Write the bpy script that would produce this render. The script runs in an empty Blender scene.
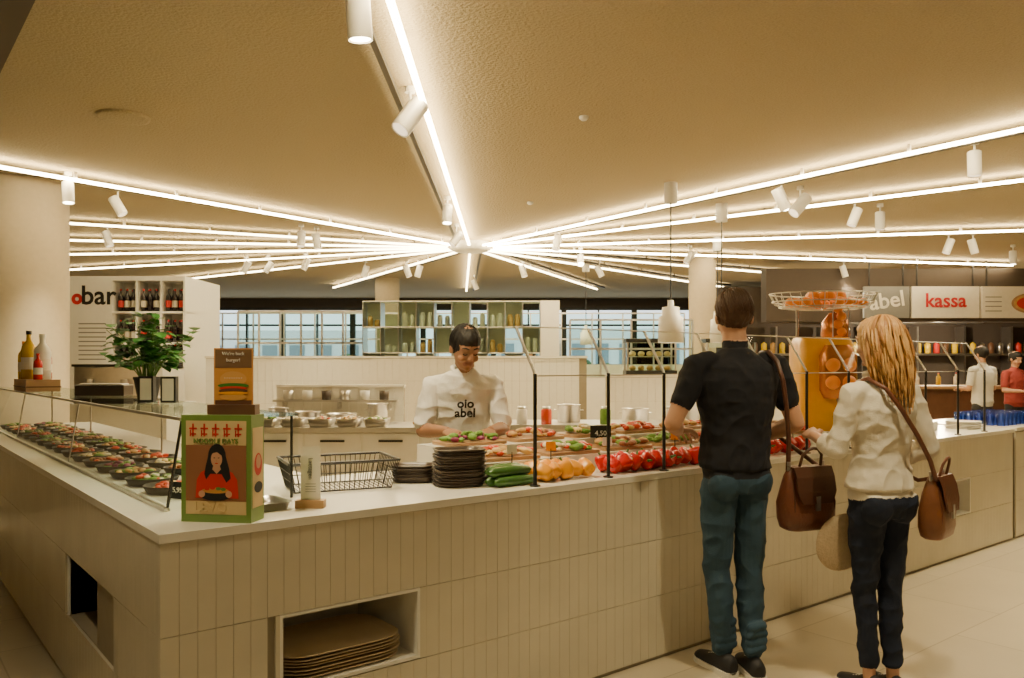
import bpy, math, random
import numpy as np
from mathutils import Vector, Matrix, noise
R = random.Random(7)
rad = math.radians
CX, CY, EYE, FPX, YAW = -0.76, -2.773, 1.5, 815.0, rad(-38.68)
HALL = Matrix.Translation((CX, CY, 0)) @ Matrix.Rotation(YAW, 4, 'Z')   # hall grid: x lateral, y depth
I4 = Matrix.Identity(4)
def hall(x, y, z=0): return HALL @ Vector((x, y, z))
def TR(x, y, z, rz=0, rx=0, ry=0, s=1):
    return (Matrix.Translation((x, y, z)) @ Matrix.Rotation(rz, 4, 'Z') @ Matrix.Rotation(ry, 4, 'Y')
            @ Matrix.Rotation(rx, 4, 'X') @ Matrix.Scale(s, 4))

# ---------------------------------------------------------------- materials
def mat(name, col, rough=.5, metal=0, var=.08, scale=18, bump=0, bscale=80, emit=0, coat=0, detail=3):
    m = bpy.data.materials.new(name); m.use_nodes = True
    nt = m.node_tree; b = nt.nodes['Principled BSDF']
    tc = nt.nodes.new('ShaderNodeTexCoord')
    n = nt.nodes.new('ShaderNodeTexNoise'); n.inputs['Scale'].default_value = scale; n.inputs['Detail'].default_value = detail
    nt.links.new(tc.outputs['Object'], n.inputs['Vector'])
    mx = nt.nodes.new('ShaderNodeMix'); mx.data_type = 'RGBA'
    mx.inputs[6].default_value = (*[max(0, c * (1 - var)) for c in col], 1)
    mx.inputs[7].default_value = (*[min(1, c * (1 + var)) for c in col], 1)
    nt.links.new(n.outputs['Fac'], mx.inputs[0]); nt.links.new(mx.outputs[2], b.inputs['Base Color'])
    b.inputs['Roughness'].default_value = rough; b.inputs['Metallic'].default_value = metal
    if coat: b.inputs['Coat Weight'].default_value = coat
    if bump:
        n2 = nt.nodes.new('ShaderNodeTexNoise'); n2.inputs['Scale'].default_value = bscale; n2.inputs['Detail'].default_value = 4
        nt.links.new(tc.outputs['Object'], n2.inputs['Vector'])
        bp = nt.nodes.new('ShaderNodeBump'); bp.inputs['Strength'].default_value = bump; bp.inputs['Distance'].default_value = .02
        nt.links.new(n2.outputs['Fac'], bp.inputs['Height']); nt.links.new(bp.outputs['Normal'], b.inputs['Normal'])
    if emit:
        b.inputs['Emission Color'].default_value = (*col, 1); b.inputs['Emission Strength'].default_value = emit
    return m
def glassmat(name, tint=(.95, .97, .95), refl=.12, k=.3):
    m = bpy.data.materials.new(name); m.use_nodes = True; nt = m.node_tree
    nt.nodes.remove(nt.nodes['Principled BSDF']); out = nt.nodes['Material Output']
    t = nt.nodes.new('ShaderNodeBsdfTransparent'); t.inputs[0].default_value = (*tint, 1)
    g = nt.nodes.new('ShaderNodeBsdfGlossy'); g.inputs['Roughness'].default_value = .03
    lw = nt.nodes.new('ShaderNodeLayerWeight'); lw.inputs[0].default_value = refl
    mu = nt.nodes.new('ShaderNodeMath'); mu.operation = 'MULTIPLY'; mu.inputs[1].default_value = k
    mx = nt.nodes.new('ShaderNodeMixShader')
    nt.links.new(lw.outputs['Fresnel'], mu.inputs[0]); nt.links.new(mu.outputs[0], mx.inputs[0]); nt.links.new(t.outputs[0], mx.inputs[1]); nt.links.new(g.outputs[0], mx.inputs[2])
    nt.links.new(mx.outputs[0], out.inputs[0]); return m

WARM = (1.0, .79, .44)
LAMP = (1, .82, .50)
M_ceil = mat('acoustic_plaster', (.43, .355, .215), .95, var=.25, scale=90, bump=.6, bscale=45)
M_beam = mat('dark_wood_beam', (.05, .03, .018), .5, var=.2, scale=8)
M_wall = mat('wall_paint_warm', (.46, .39, .27), .8)
M_walld = mat('wall_dark_brown', (.055, .04, .03), .7)
M_tile = mat('stick_tile_glaze', (.63, .58, .45), .2, var=.12, scale=4)
M_grout = mat('grout', (.30, .26, .19), .9)
M_top = mat('solid_surface_white', (.80, .77, .68), .25, var=.03)
M_white = mat('white_lacquer', (.80, .78, .72), .4, var=.03)
M_offw = mat('white_panel', (.76, .74, .67), .5, var=.05)
M_black = mat('black_metal', (.018, .018, .018), .4)
M_blackp = mat('black_print', (.01, .01, .01), .6)
M_steel = mat('brushed_steel', (.62, .60, .57), .3, metal=1)
M_led = mat('led_diffuser', WARM, .5, var=0, emit=54)
M_ledf = mat('led_diffuser_dimmed', WARM, .5, var=0, emit=22)
M_bulb = mat('lamp_lens', (1, .84, .56), .5, var=0, emit=36)
M_dim = mat('lamp_lens_dim', (1, .82, .55), .5, var=0, emit=2)
M_glass = glassmat('clear_glass')
M_glassg = glassmat('glass_edge_green', (.88, .95, .92), .2, .5)
M_wood = mat('light_wood', (.42, .25, .12), .5, var=.25, scale=9)
M_woodd = mat('walnut_wood', (.13, .06, .03), .45, var=.3, scale=9)
M_track = mat('track_grey', (.07, .06, .05), .5)
M_red = mat('pepper_red', (.62, .015, .01), .22, coat=.2)
M_yel = mat('pepper_yellow', (.88, .36, .0), .35, coat=.08)
M_grn = mat('cucumber_green', (.05, .14, .025), .35)
M_stem = mat('stem_green', (.10, .22, .04), .5)
M_leaf = mat('leaf_green', (.05, .20, .03), .45, var=.4, scale=12)
M_pot = mat('pot_dark', (.03, .03, .035), .5)
M_dish = mat('dark_stoneware', (.06, .042, .03), .3)
M_tray = mat('wood_tray', (.60, .48, .31), .5)
M_txt_red = mat('sign_red', (.55, .02, .03), .5)
M_grey = mat('sign_grey', (.22, .22, .22), .5)
M_blueg = glassmat('blue_glass', (.25, .45, .95), .3, .8)

# ---------------------------------------------------------------- mesh builder
class MB:
    def __init__(s, name, M=None):
        s.name = name; s.v = []; s.f = []; s.m = []; s.s = []; s.mats = []; s.M = M.copy() if M else I4.copy()
    def mi(s, m):
        if m not in s.mats: s.mats.append(m)
        return s.mats.index(m)
    def add(s, vs, fs, m, smooth=False, M=None):
        T = s.M @ M if M is not None else s.M
        b = len(s.v); s.v += [T @ Vector(v) for v in vs]
        k = s.mi(m)
        for f in fs:
            s.f.append(tuple(b + i for i in f)); s.m.append(k); s.s.append(smooth)
    def box(s, x0, x1, y0, y1, z0, z1, m, M=None):
        vs = [(x, y, z) for z in (z0, z1) for y in (y0, y1) for x in (x0, x1)]
        s.add(vs, [(0, 2, 3, 1), (4, 5, 7, 6), (0, 1, 5, 4), (2, 6, 7, 3), (0, 4, 6, 2), (1, 3, 7, 5)], m, False, M)
    def loft(s, rings, m, smooth=True, cap=True, M=None):
        n = len(rings[0]); vs = [p for r in rings for p in r]; fs = []
        for k in range(len(rings) - 1):
            for i in range(n):
                j = (i + 1) % n
                fs.append((k * n + i, k * n + j, (k + 1) * n + j, (k + 1) * n + i))
        s.add(vs, fs, m, smooth, M)
        if cap:
            s.add(rings[0], [tuple(range(n - 1, -1, -1))], m, False, M)
            s.add(rings[-1], [tuple(range(n))], m, False, M)
    def cyl(s, p0, p1, r0, r1=None, m=None, seg=16, smooth=True, M=None, cap=True):
        r1 = r0 if r1 is None else r1
        p0 = Vector(p0); p1 = Vector(p1); d = (p1 - p0).normalized()
        a = d.orthogonal().normalized(); b = d.cross(a)
        rg = lambda c, r: [c + a * (r * math.cos(t)) + b * (r * math.sin(t)) for t in [2 * math.pi * i / seg for i in range(seg)]]
        s.loft([rg(p0, r0), rg(p1, r1)], m, smooth, cap, M)
    def ell(s, c, r, m, seg=14, rg=9, M=None, rot=None):
        c = Vector(c); r = (r, r, r) if not hasattr(r, '__len__') else r
        vs = []; fs = []
        for k in range(1, rg):
            ph = math.pi * k / rg
            for i in range(seg):
                t = 2 * math.pi * i / seg
                v = Vector((r[0] * math.sin(ph) * math.cos(t), r[1] * math.sin(ph) * math.sin(t), -r[2] * math.cos(ph)))
                vs.append(c + (rot @ v if rot else v))
        for v in (Vector((0, 0, -r[2])), Vector((0, 0, r[2]))): vs.append(c + (rot @ v if rot else v))
        for k in range(rg - 2):
            for i in range(seg):
                j = (i + 1) % seg; fs.append((k * seg + i, k * seg + j, (k + 1) * seg + j, (k + 1) * seg + i))
        bt = (rg - 1) * seg
        for i in range(seg):
            j = (i + 1) % seg; fs.append((bt, j, i)); fs.append((bt + 1, (rg - 2) * seg + i, (rg - 2) * seg + j))
        s.add(vs, fs, m, True, M)
    def tube(s, pts, r, m, seg=8, M=None):
        pts = [Vector(p) for p in pts]; n = len(pts); rings = []; a = None
        for i, p in enumerate(pts):
            d = (pts[min(i + 1, n - 1)] - pts[max(i - 1, 0)]).normalized()
            if a is None: a = d.orthogonal().normalized()
            else:
                a = a - d * a.dot(d); a = a.normalized() if a.length > 1e-6 else d.orthogonal().normalized()
            b = d.cross(a); rr = r[i] if hasattr(r, '__len__') else r
            rings.append([p + a * (rr * math.cos(t)) + b * (rr * math.sin(t)) for t in [2 * math.pi * k / seg for k in range(seg)]])
        s.loft(rings, m, True, True, M)
    def lathe(s, prof, m, seg=24, M=None, cap=False):
        s.loft([[(r * math.cos(2 * math.pi * i / seg), r * math.sin(2 * math.pi * i / seg), z) for i in range(seg)] for r, z in prof], m, True, cap, M)
    def poly(s, pts, m, M=None): s.add(pts, [tuple(range(len(pts)))], m, False, M)
    def disc(s, cx, cz, rx, rz, m, y=0, n=20, M=None):   # flat ellipse in local XZ facing -Y
        s.poly([(cx + rx * math.cos(2 * math.pi * i / n), y, cz + rz * math.sin(2 * math.pi * i / n)) for i in range(n)], m, M)
    def text(s, txt, size, m, M, align='CENTER', depth=.002, bold=0):
        cu = bpy.data.curves.new('t', 'FONT'); cu.body = txt; cu.size = size; cu.align_x = align; cu.align_y = 'CENTER'; cu.extrude = depth
        cu.resolution_u = 3; cu.offset = bold
        ob = bpy.data.objects.new('t', cu); bpy.context.collection.objects.link(ob)
        dg = bpy.context.evaluated_depsgraph_get(); me = bpy.data.meshes.new_from_object(ob.evaluated_get(dg))
        T = M @ Matrix.Rotation(math.pi / 2, 4, 'X')     # text upright facing -Y
        s.add([v.co.copy() for v in me.vertices], [tuple(p.vertices) for p in me.polygons], m, False, T)
        bpy.data.objects.remove(ob); bpy.data.curves.remove(cu)
    def mesh(s):
        me = bpy.data.meshes.new(s.name); me.from_pydata([tuple(v) for v in s.v], [], s.f)
        for m in s.mats: me.materials.append(m)
        me.polygons.foreach_set('material_index', s.m); me.polygons.foreach_set('use_smooth', s.s); me.update()
        return me
    def done(s, bevel=0):
        vs = np.array([tuple(v) for v in s.v]); c = Vector(((vs[:, 0].min() + vs[:, 0].max()) / 2, (vs[:, 1].min() + vs[:, 1].max()) / 2, vs[:, 2].min()))
        s.v = [v - c for v in s.v]
        ob = bpy.data.objects.new(s.name, s.mesh()); ob.location = c
        bpy.context.collection.objects.link(ob)
        if bevel:
            b = ob.modifiers.new('bevel', 'BEVEL'); b.width = bevel; b.segments = 2; b.limit_method = 'ANGLE'
        return ob
def rrect(w, d, r, z, n=5, cx=0, cy=0):
    pts = []
    for k, (sx, sy) in enumerate([(1, 1), (-1, 1), (-1, -1), (1, -1)]):
        for i in range(n):
            a = math.pi / 2 * (k + i / (n - 1))
            pts.append((cx + sx * (w / 2 - r) + r * math.cos(a), cy + sy * (d / 2 - r) + r * math.sin(a), z))
    return pts

# ---------------------------------------------------------------- room shell (hall grid)
CH = 3.3
m = MB('ceiling', HALL); m.box(-13, 17, -6, 22, CH, CH + .2, M_ceil); m.done()
fm = mat('floor_concrete_tile', (.60, .54, .42), .32, var=.12, scale=2.2, bump=.05)
nt = fm.node_tree; br = nt.nodes.new('ShaderNodeTexBrick'); tc = nt.nodes.new('ShaderNodeTexCoord')
br.offset = .5; br.inputs['Scale'].default_value = 1; br.inputs['Brick Width'].default_value = 1.2; br.inputs['Row Height'].default_value = .6
br.inputs['Mortar Size'].default_value = .004; br.inputs['Color1'].default_value = (.95, .93, .88, 1); br.inputs['Color2'].default_value = (.86, .84, .80, 1)
br.inputs['Mortar'].default_value = (.6, .56, .5, 1)
nt.links.new(tc.outputs['Object'], br.inputs['Vector'])
mm = nt.nodes.new('ShaderNodeMix'); mm.data_type = 'RGBA'; mm.blend_type = 'MULTIPLY'; mm.inputs[0].default_value = .9
bs = nt.nodes['Principled BSDF']; src = bs.inputs['Base Color'].links[0].from_socket
nt.links.new(src, mm.inputs[6]); nt.links.new(br.outputs['Color'], mm.inputs[7]); nt.links.new(mm.outputs[2], bs.inputs['Base Color'])
m = MB('floor', HALL); m.box(-13, 17, -6, 22, -.1, 0, fm); m.done()
m = MB('wall_left', HALL); m.box(-13.2, -13, -6, 22, 0, CH, M_wall); m.done()
m = MB('wall_right', HALL); m.box(17, 17.2, -6, 22, 0, CH, M_wall); m.done()
m = MB('wall_front', HALL); m.box(-13, 17, -6.2, -6, 0, CH, M_wall); m.done()
m = MB('wall_back', HALL); m.box(-13, -10, 22, 22.2, 0, CH, M_wall); m.box(5.2, 17, 22, 22.2, 0, CH, M_walld)
m.box(-10, 5.2, 22, 22.2, 0, .9, M_wall); m.box(-10, 5.2, 22, 22.2, 3.05, CH, M_walld); m.done()
for k in range(8):
    x0 = -10 + 1.9 * k
    m = MB('window_%d' % (k + 1), HALL)
    m.box(x0, x0 + .07, 21.96, 22.1, .9, 3.05, M_black); m.box(x0 + 1.83, x0 + 1.9, 21.96, 22.1, .9, 3.05, M_black)
    m.box(x0 + .92, x0 + .96, 21.97, 22.09, .97, 2.98, M_black)
    m.box(x0 + .07, x0 + 1.83, 21.96, 22.1, .9, .97, M_black); m.box(x0 + .07, x0 + 1.83, 21.96, 22.1, 2.98, 3.05, M_black)
    m.box(x0 + .07, x0 + 1.83, 21.97, 22.09, 2.55, 2.60, M_black)
    m.box(x0 + .07, x0 + 1.83, 22.02, 22.03, .97, 2.98, M_glass); m.done()
m = MB('outdoor_building', HALL); M_fac = mat('facade', (.72, .72, .70), .8); M_facd = mat('facade_window', (.22, .25, .28), .3)
m.box(-16, -5.5, 33, 36, 0, 2.9, M_fac); m.box(-2, 12, 38, 40, 0, 3.2, M_fac)
for i in range(9): m.box(-15.6 + i * 1.1, -15.0 + i * 1.1, 32.95, 33, 1.2, 2.3, M_facd)
for i in range(12): m.box(-1.6 + i * 1.1, -1.0 + i * 1.1, 37.95, 38, 1.2, 2.5, M_facd)
m.done()
m = MB('outdoor_hedge', HALL); M_hedge = mat('hedge', (.08, .13, .06), .9, var=.5, scale=3, bump=.6, bscale=6)
for i in range(60):
    z = R.uniform(.4, 1.15); m.ell((-14 + i * .42, 28 + R.uniform(-.7, .7), z * .8), (R.uniform(.4, .8), .6, z), M_hedge, 9, 7)
m.done()
m = MB('trim_ceiling_beam'); m.box(-1.6, -.12, -6, 9, 3.2, 3.3, M_beam); m.done()
def column(x, y, r):
    m = MB('round_column', HALL @ Matrix.Translation((x, y, 0)))
    m.lathe([(r + .02, 0), (r + .02, .1), (r, .11), (r, CH)], M_wall, 40, cap=True); m.done()
column(-4.93, 8.10, .47); column(3.13, 13.4, .22); column(-2.6, 17, .25)

# ---------------------------------------------------------------- radial ceiling LEDs, tracks
HX, HY = 6.26, 6.98
spokes = [(193.3, 8.5, 1), (231.6, 10.2, 1), (267, 9.2, 1), (282, 9, 1), (309, 9, 1), (334, 9.5, 1), (352, 8, 0), (165, 6.3, 0), (149, 7, 0),
          (135, 8, 0), (121, 9, 0), (105, 8.5, 0), (80, 7, 0), (55, 7, 0), (30, 7, 0), (10, 8, 0)]
for a, L, tr in spokes:
    T = Matrix.Translation((HX, HY, 0)) @ Matrix.Rotation(rad(a), 4, 'Z')
    m = MB('ceiling_led_strip', T); m.box(.35, L, -.017, .017, 3.21, 3.235, M_led if tr else M_ledf)
    k = .6
    while k < L: m.box(k - .015, k + .015, -.006, .006, 3.235, 3.3, M_white); k += 1.0
    m.done()
    off = .17 if a in (267, 282, 309, 334) else -.17
    m = MB('ceiling_light_track', T); m.box(.6, L, off - .018, off + .018, 3.235, 3.27, M_track)
    k = .8
    while k < L: m.box(k - .01, k + .01, off - .008, off + .008, 3.27, 3.3, M_track); k += 1.2
    m.done()
m = MB('ceiling_hub', Matrix.Translation((HX, HY, 0))); m.lathe([(.3, 3.3), (.3, 3.2), (.24, 3.17), (.01, 3.165)], M_offw, 32); m.done()

def spot_fixture(x, y, tx, ty, lit=0, power=0, big=1.0):
    P = hall(x, y, 0); m = MB('track_spotlight'); top = Vector((P.x, P.y, 3.3))
    m.cyl(top, top - Vector((0, 0, .035)), .035, .035, M_white, 12)
    m.cyl(top - Vector((0, 0, .03)), top - Vector((0, 0, .13)), .010, .010, M_white, 8)
    d = (HALL.to_3x3() @ Vector((tx, ty, -1))).normalized(); c = top - Vector((0, 0, .19))
    h = .095 * big; r = .052 * big
    m.tube([top - Vector((0, 0, .13)), c - d * .02], .009, M_white, 8)
    a = c - d * h; b = c + d * h
    m.cyl(a, b, r, r, M_white, 20); m.cyl(a - d * .006, a, r * .85, r, M_white, 20)
    m.cyl(b - d * .001, b + d * .008, r, r * .97, M_white, 20, cap=False)
    m.cyl(b + d * .002, b + d * .003, r * .82, r * .82, M_bulb if lit else M_dim, 18)
    ob = m.done()
    if power:
        l = bpy.data.lights.new('bulb', 'SPOT'); l.energy = power * 1.9; l.color = LAMP; l.spot_size = rad(88); l.spot_blend = .9; l.shadow_soft_size = .05
        lo = bpy.data.objects.new('bulb', l); bpy.context.collection.objects.link(lo)
        lo.parent = ob; lo.location = (b + d * .03) - ob.location
        lo.rotation_euler = d.to_track_quat('-Z', 'Y').to_euler()
FX = [(-.66, 5.28, -.6, -.45, 0, 120, 1.25), (-.705, 3.75, .05, .1, 1, 110, 1.1), (-.69, 8.7, .0, -.2, 1, 110, 1), (-.71, 10.4, -.7, -.3, 0, 60, 1),
      (-4.14, 7.6, .1, -.1, 1, 110, 1), (-3.99, 8.25, .6, 0, 0, 0, 1), (-5.16, 10.4, .3, 0, 0, 90, 1), (-2.69, 10.4, 0, -.2, 0, 110, 1), (-2.54, 10.6, .2, 0, 0, 0, 1),
      (-4.37, 13.4, -.5, 0, 0, 0, 1), (-4.0, 13.4, -.7, 0, 0, 90, 1), (-3.29, 13, -.5, 0, 0, 0, 1), (-2.52, 14, -.3, 0, 0, 0, 1), (-1.8, 14, .4, 0, 0, 90, 1),
      (-1.6, 14, -.3, 0, 0, 0, 1), (-.74, 16.3, .4, 0, 0, 80, 1), (.19, 14, .3, -.2, 0, 90, 1), (.59, 10.7, -.2, -.2, 0, 110, 1), (1.5, 14, .5, 0, 0, 0, 1),
      (1.05, 12.5, 0, -.9, 1, 60, 1), (2.66, 12.2, -.6, 0, 0, 60, 1), (3.37, 14, .3, 0, 0, 0, 1), (2.61, 7.9, .5, .1, 0, 0, 1.1), (2.9, 8.2, -.9, -.3, 0, 140, 1.2),
      (3.73, 8.87, -.4, 0, 0, 120, 1), (4.11, 9.1, 0, 0, 0, 0, 1), (3.7, 6.52, 0, -.05, 0, 160, 1), (5.92, 11.05, -.4, 0, 0, 90, 1), (6.25, 11.05, .3, 0, 0, 0, 1),
      (7.5, 12.2, 0, 0, 1, 80, 1), (5.7, 14, .3, 0, 1, 60, 1),
      (1.6, 2.9, 0, .1, 1, 85, 1), (-1.4, 2.0, .1, .2, 1, 50, 1), (3.9, 3.6, 0, .0, 1, 150, 1), (.2, -1.2, .1, .5, 1, 70, 1), (2.8, -.6, 0, .4, 1, 85, 1), (5.6, 5.6, 0, 0, 1, 140, 1)]  # this row: unseen spots added around the camera to brighten counter front and customers
for f in FX: spot_fixture(*f)
def pendant(x, y, zb, s=1):
    T = HALL @ Matrix.Translation((x, y, 0)); m = MB('pendant_lamp', T)
    m.lathe([(.065, 3.3), (.065, 3.1), (.0, 3.1)], M_white, 20)
    m.cyl((0, 0, 3.12), (0, 0, zb + .38 * s), .007, .007, M_black, 6)
    m.lathe([(0, zb + .42 * s), (.03 * s, zb + .42 * s), (.03 * s, zb + .36 * s), (.085 * s, zb + .35 * s), (.09 * s, zb + .27 * s), (.12 * s, zb + .255 * s), (.125 * s, zb), (.115 * s, zb), (.105 * s, zb + .2 * s)], M_white, 28)
    m.cyl((0, 0, zb + .05), (0, 0, zb + .06), .1 * s, .1 * s, M_bulb, 20); m.done()
pendant(1.57, 8.06, 1.72); pendant(2.34, 9.1, 1.75); pendant(1.27, 14, 1.85, .8); pendant(2.9, 11.5, 1.75, .9)
m = MB('ceiling_speaker', Matrix.Translation((.73, 3.59, 0))); m.lathe([(.18, 3.3), (.18, 3.285), (.16, 3.28), (.0, 3.282)], M_ceil, 32); m.done()
for (x, y) in [(.52, 5.9), (.2, 9.0)]:
    m = MB('smoke_detector', HALL @ Matrix.Translation((x, y, 0))); m.lathe([(.035, 3.3), (.035, 3.285), (.02, 3.27), (0, 3.27)], M_offw, 20); m.done()

# ---------------------------------------------------------------- L-shaped counter
NZ0, NZ1 = .33, .61
m = MB('service_counter')
XL, D1 = 7.0, .95
YL, D2 = 5.95, 1.0
def seg_front(x0, x1, z0, z1, y0=.012): m.box(x0, x1, y0, D1, z0, z1, M_grout)
seg_front(.012, .405, .0, .92); seg_front(.99, 5.5, 0, .92); seg_front(6.12, XL, 0, .92)
for a, b in ((.405, .99), (5.5, 6.12)):
    seg_front(a, b, 0, NZ0); seg_front(a, b, NZ1, .92); m.box(a, b, .5, D1, NZ0, NZ1, M_offw)
    m.box(a, a + .012, .0, .5, NZ0, NZ1, M_offw); m.box(b - .012, b, 0, .5, NZ0, NZ1, M_offw)
    m.box(a + .012, b - .012, 0, .5, NZ0, NZ0 + .012, M_offw); m.box(a + .012, b - .012, 0, .5, NZ1 - .012, NZ1, M_offw)
LN0, LN1 = .62, 1.5
m.box(.012, D2, .95, YL, 0, NZ0, M_grout); m.box(.012, D2, .95, YL, NZ1, .92, M_grout); m.box(.012, D2, LN1, YL, NZ0, NZ1, M_grout)
pitch = .06
rows = [(.02, .325), (.3265, .61), (.6115, .918)]
n = int(XL / pitch)
for i in range(n):
    x0 = i * pitch + .0006; x1 = x0 + pitch - .0015
    for z0, z1 in rows:
        if z0 > .326 and z1 < .62 and any(x1 > a - .005 and x0 < b + .005 for a, b in ((.405, .99), (5.5, 6.12))): continue
        m.box(x0, x1, 0, .013, z0 + .001, z1, M_tile)
for a, b in ((.39, .405), (.99, 1.02), (5.46, 5.5), (6.12, 6.18)): m.box(a, b, 0, .013, .328, .61, M_tile)
for i in range(int(YL / pitch)):
    y0 = i * pitch + .0006 + (.012 if i == 0 else 0); y1 = (i + 1) * pitch - .0009
    for z0, z1 in rows:
        if z0 > .326 and z1 < .62 and y1 > LN0 - .005 and y0 < LN1 + .005: continue
        m.box(0, .013, y0, y1, z0 + .001, z1, M_tile)
m.box(.0, .013, .595, LN0, .328, .61, M_tile); m.box(0, .4, LN1, LN1 + .01, NZ0, NZ1, M_offw)
m.box(-.004, XL, -.004, D1, .92, .95, M_top); m.box(-.004, D2, D1, YL, .92, .95, M_top)
m.done()
m = MB('cashier_counter'); m.box(7.03, 11, .012, .9, 0, .93, M_grout)
for i in range(int(3.97 / pitch)):
    for z0, z1 in rows: m.box(7.03 + i * pitch, 7.03 + (i + 1) * pitch - .0015, 0, .013, z0, z1, M_tile)
m.box(7.02, 11, -.01, .9, .93, .96, M_top); m.done()
def tray_stack(x, y, z, w, d, n, nm, mt, rz=0, dz=.013, jit=.006, rim=.012):
    m = MB(nm, TR(x, y, z, rz))
    for i in range(n):
        jx, jy = R.uniform(-jit, jit), R.uniform(-jit, jit); z0 = i * dz
        rr = min(w, d) * .28
        m.loft([rrect(w * .86, d * .86, rr, z0, 6, jx, jy), rrect(w * .9, d * .9, rr, z0 + .001, 6, jx, jy), rrect(w, d, rr, z0 + rim, 6, jx, jy), rrect(w - .008, d - .008, rr, z0 + rim + .001, 6, jx, jy),
                rrect(w * .88, d * .88, rr, z0 + .004, 6, jx, jy)], mt, True, True)
    return m.done()
tray_stack(.69, .21, NZ0 + .013, .52, .38, 7, 'cafeteria_tray_stack', M_tray, 0)
tray_stack(5.8, .27, NZ0 + .013, .5, .36, 6, 'cafeteria_tray_stack', M_tray, 0)
tray_stack(1.39, .30, .95, .23, .2, 13, 'serving_dish_stack', M_dish, rad(-20), .0125, .006, .016)
tray_stack(1.29, .53, .95, .20, .17, 6, 'serving_dish_stack', M_dish, rad(-35), .0125, .008, .016)

# wire basket
m = MB('wire_basket', TR(.92, .58, .95, rad(-14)))
W, Dp, H = .48, .32, .13
for z, e, r in ((.006, -.03, .004), (.045, -.02, .002), (.085, -.01, .002), (H, 0, .006)):
    w, d = W / 2 + e, Dp / 2 + e; c = [(-w, -d, z), (w, -d, z), (w, d, z), (-w, d, z), (-w, -d, z)]
    for i in range(4): m.cyl(c[i], c[i + 1], r, r, M_black, 6)
for i in range(21):
    x = -1 + 2 * i / 20
    for sy in (-1, 1): m.cyl((x * (W / 2 - .03), sy * (Dp / 2 - .03), .004), (x * W / 2, sy * Dp / 2, H), .0022, .0022, M_black, 5)
    m.cyl((x * (W / 2 - .03), -(Dp / 2 - .03), .006), (x * (W / 2 - .03), Dp / 2 - .03, .006), .0022, .0022, M_black, 5)
for i in range(14):
    y = -1 + 2 * i / 13
    for sx in (-1, 1): m.cyl((sx * (W / 2 - .03), y * (Dp / 2 - .03), .004), (sx * W / 2, y * Dp / 2, H), .0022, .0022, M_black, 5)
m.done()
m = MB('steel_tray', TR(.45, .27, .95, 0)); m.loft([rrect(.14, .18, .03, .0), rrect(.16, .2, .03, .03), rrect(.18, .22, .03, .032), rrect(.155, .19, .03, .028), rrect(.135, .17, .03, .006)], M_steel, True, True); m.done()

# poster display box
M_pg = mat('poster_green', (.17, .28, .06), .45); M_pc = mat('poster_cream', (.66, .50, .24), .5)
M_pskin = mat('poster_skin', (.60, .32, .18), .5); M_pr = mat('poster_red', (.60, .03, .02), .5); M_card = mat('card_white', (.80, .76, .66), .6); M_org = mat('flyer_orange', (.58, .27, .07), .5)
M_pbr = mat('poster_brown', (.30, .13, .06), .5)
T = TR(.212, .095, .95, rad(-38.68 - 8))
m = MB('poster_display_box', T)
m.box(-.13, .13, 0, .10, 0, .375, M_pg)
m.box(-.112, .112, -.001, 0, .028, .355, M_pc)
m.box(-.112, .112, -.0018, -.001, .075, .27, M_pbr)
for i in range(5):
    x = -.085 + i * .042
    m.box(x - .014, x + .014, -.0025, -.001, .325, .331, M_pr); m.box(x - .003, x + .003, -.0025, -.001, .30, .345, M_pr)
    m.box(x - .011, x + .011, -.0025, -.001, .306, .311, M_pr); m.box(x - .012, x - .008, -.0025, -.001, .30, .322, M_pr)
m.poly([(-.075, -.003, .085), (.085, -.003, .085), (.080, -.003, .150), (.062, -.003, .175), (.03, -.003, .190), (-.025, -.003, .190), (-.055, -.003, .175), (-.07, -.003, .150)], M_pr)
m.disc(.005, .232, .033, .043, M_blackp, -.0032); m.poly([(-.027, -.0033, .235), (.037, -.0033, .235), (.050, -.0033, .19), (.056, -.0033, .155), (.040, -.0033, .14), (.022, -.0033, .17), (-.02, -.0033, .17), (-.035, -.0033, .15), (-.042, -.0033, .17), (-.036, -.0033, .20)], M_blackp)
m.poly([(-.006, -.0038, .205), (.014, -.0038, .205), (.020, -.0038, .186), (.004, -.0038, .170), (-.012, -.0038, .186)], M_pskin)
m.disc(.004, .222, .021, .029, M_pskin, -.0042)
m.poly([(-.018, -.0045, .234), (-.008, -.0045, .243), (.006, -.0045, .246), (.026, -.0045, .232), (.020, -.0045, .254), (-.012, -.0045, .254)], M_blackp)
for x in (-.004, .012): m.disc(x, .226, .0035, .0016, M_blackp, -.0047, 10)
m.disc(.004, .207, .006, .0022, M_pr, -.0047, 12); m.box(.0035, .0055, -.0046, -.0043, .213, .219, M_org)
m.disc(0, .098, .058, .022, M_blackp, -.005); m.disc(0, .112, .05, .010, M_org, -.0055)
for x, z in ((-.03, .118), (-.01, .121), (.012, .119), (.03, .117)): m.disc(x, z, .010, .006, M_stem if x > 0 else M_pr, -.006, 10)
m.disc(-.05, .10, .012, .012, M_pskin, -.006); m.disc(.05, .10, .012, .012, M_pskin, -.006)
m.text('LEVO', .05, M_pc, Matrix.Translation((-.02, -.003, .052)), bold=.001)
m.text('NOODLE DAYS', .024, M_pg, Matrix.Translation((0, -.003, .284)))
M2 = T @ Matrix.Translation((.13, .05, 0)) @ Matrix.Rotation(rad(90), 4, 'Z')
m.M = M2; m.box(-.04, .04, -.001, 0, .05, .33, M_pc); m.disc(0, .2, .03, .04, M_pr, -.002); m.disc(0, .21, .018, .025, M_pskin, -.003); m.disc(0, .12, .032, .02, M_blackp, -.003)
m.done()
M_bun = mat('bun', (.62, .32, .09), .5)
m = MB('flyer_stand', T @ TR(.04, .05, .375, rad(6)))
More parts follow.
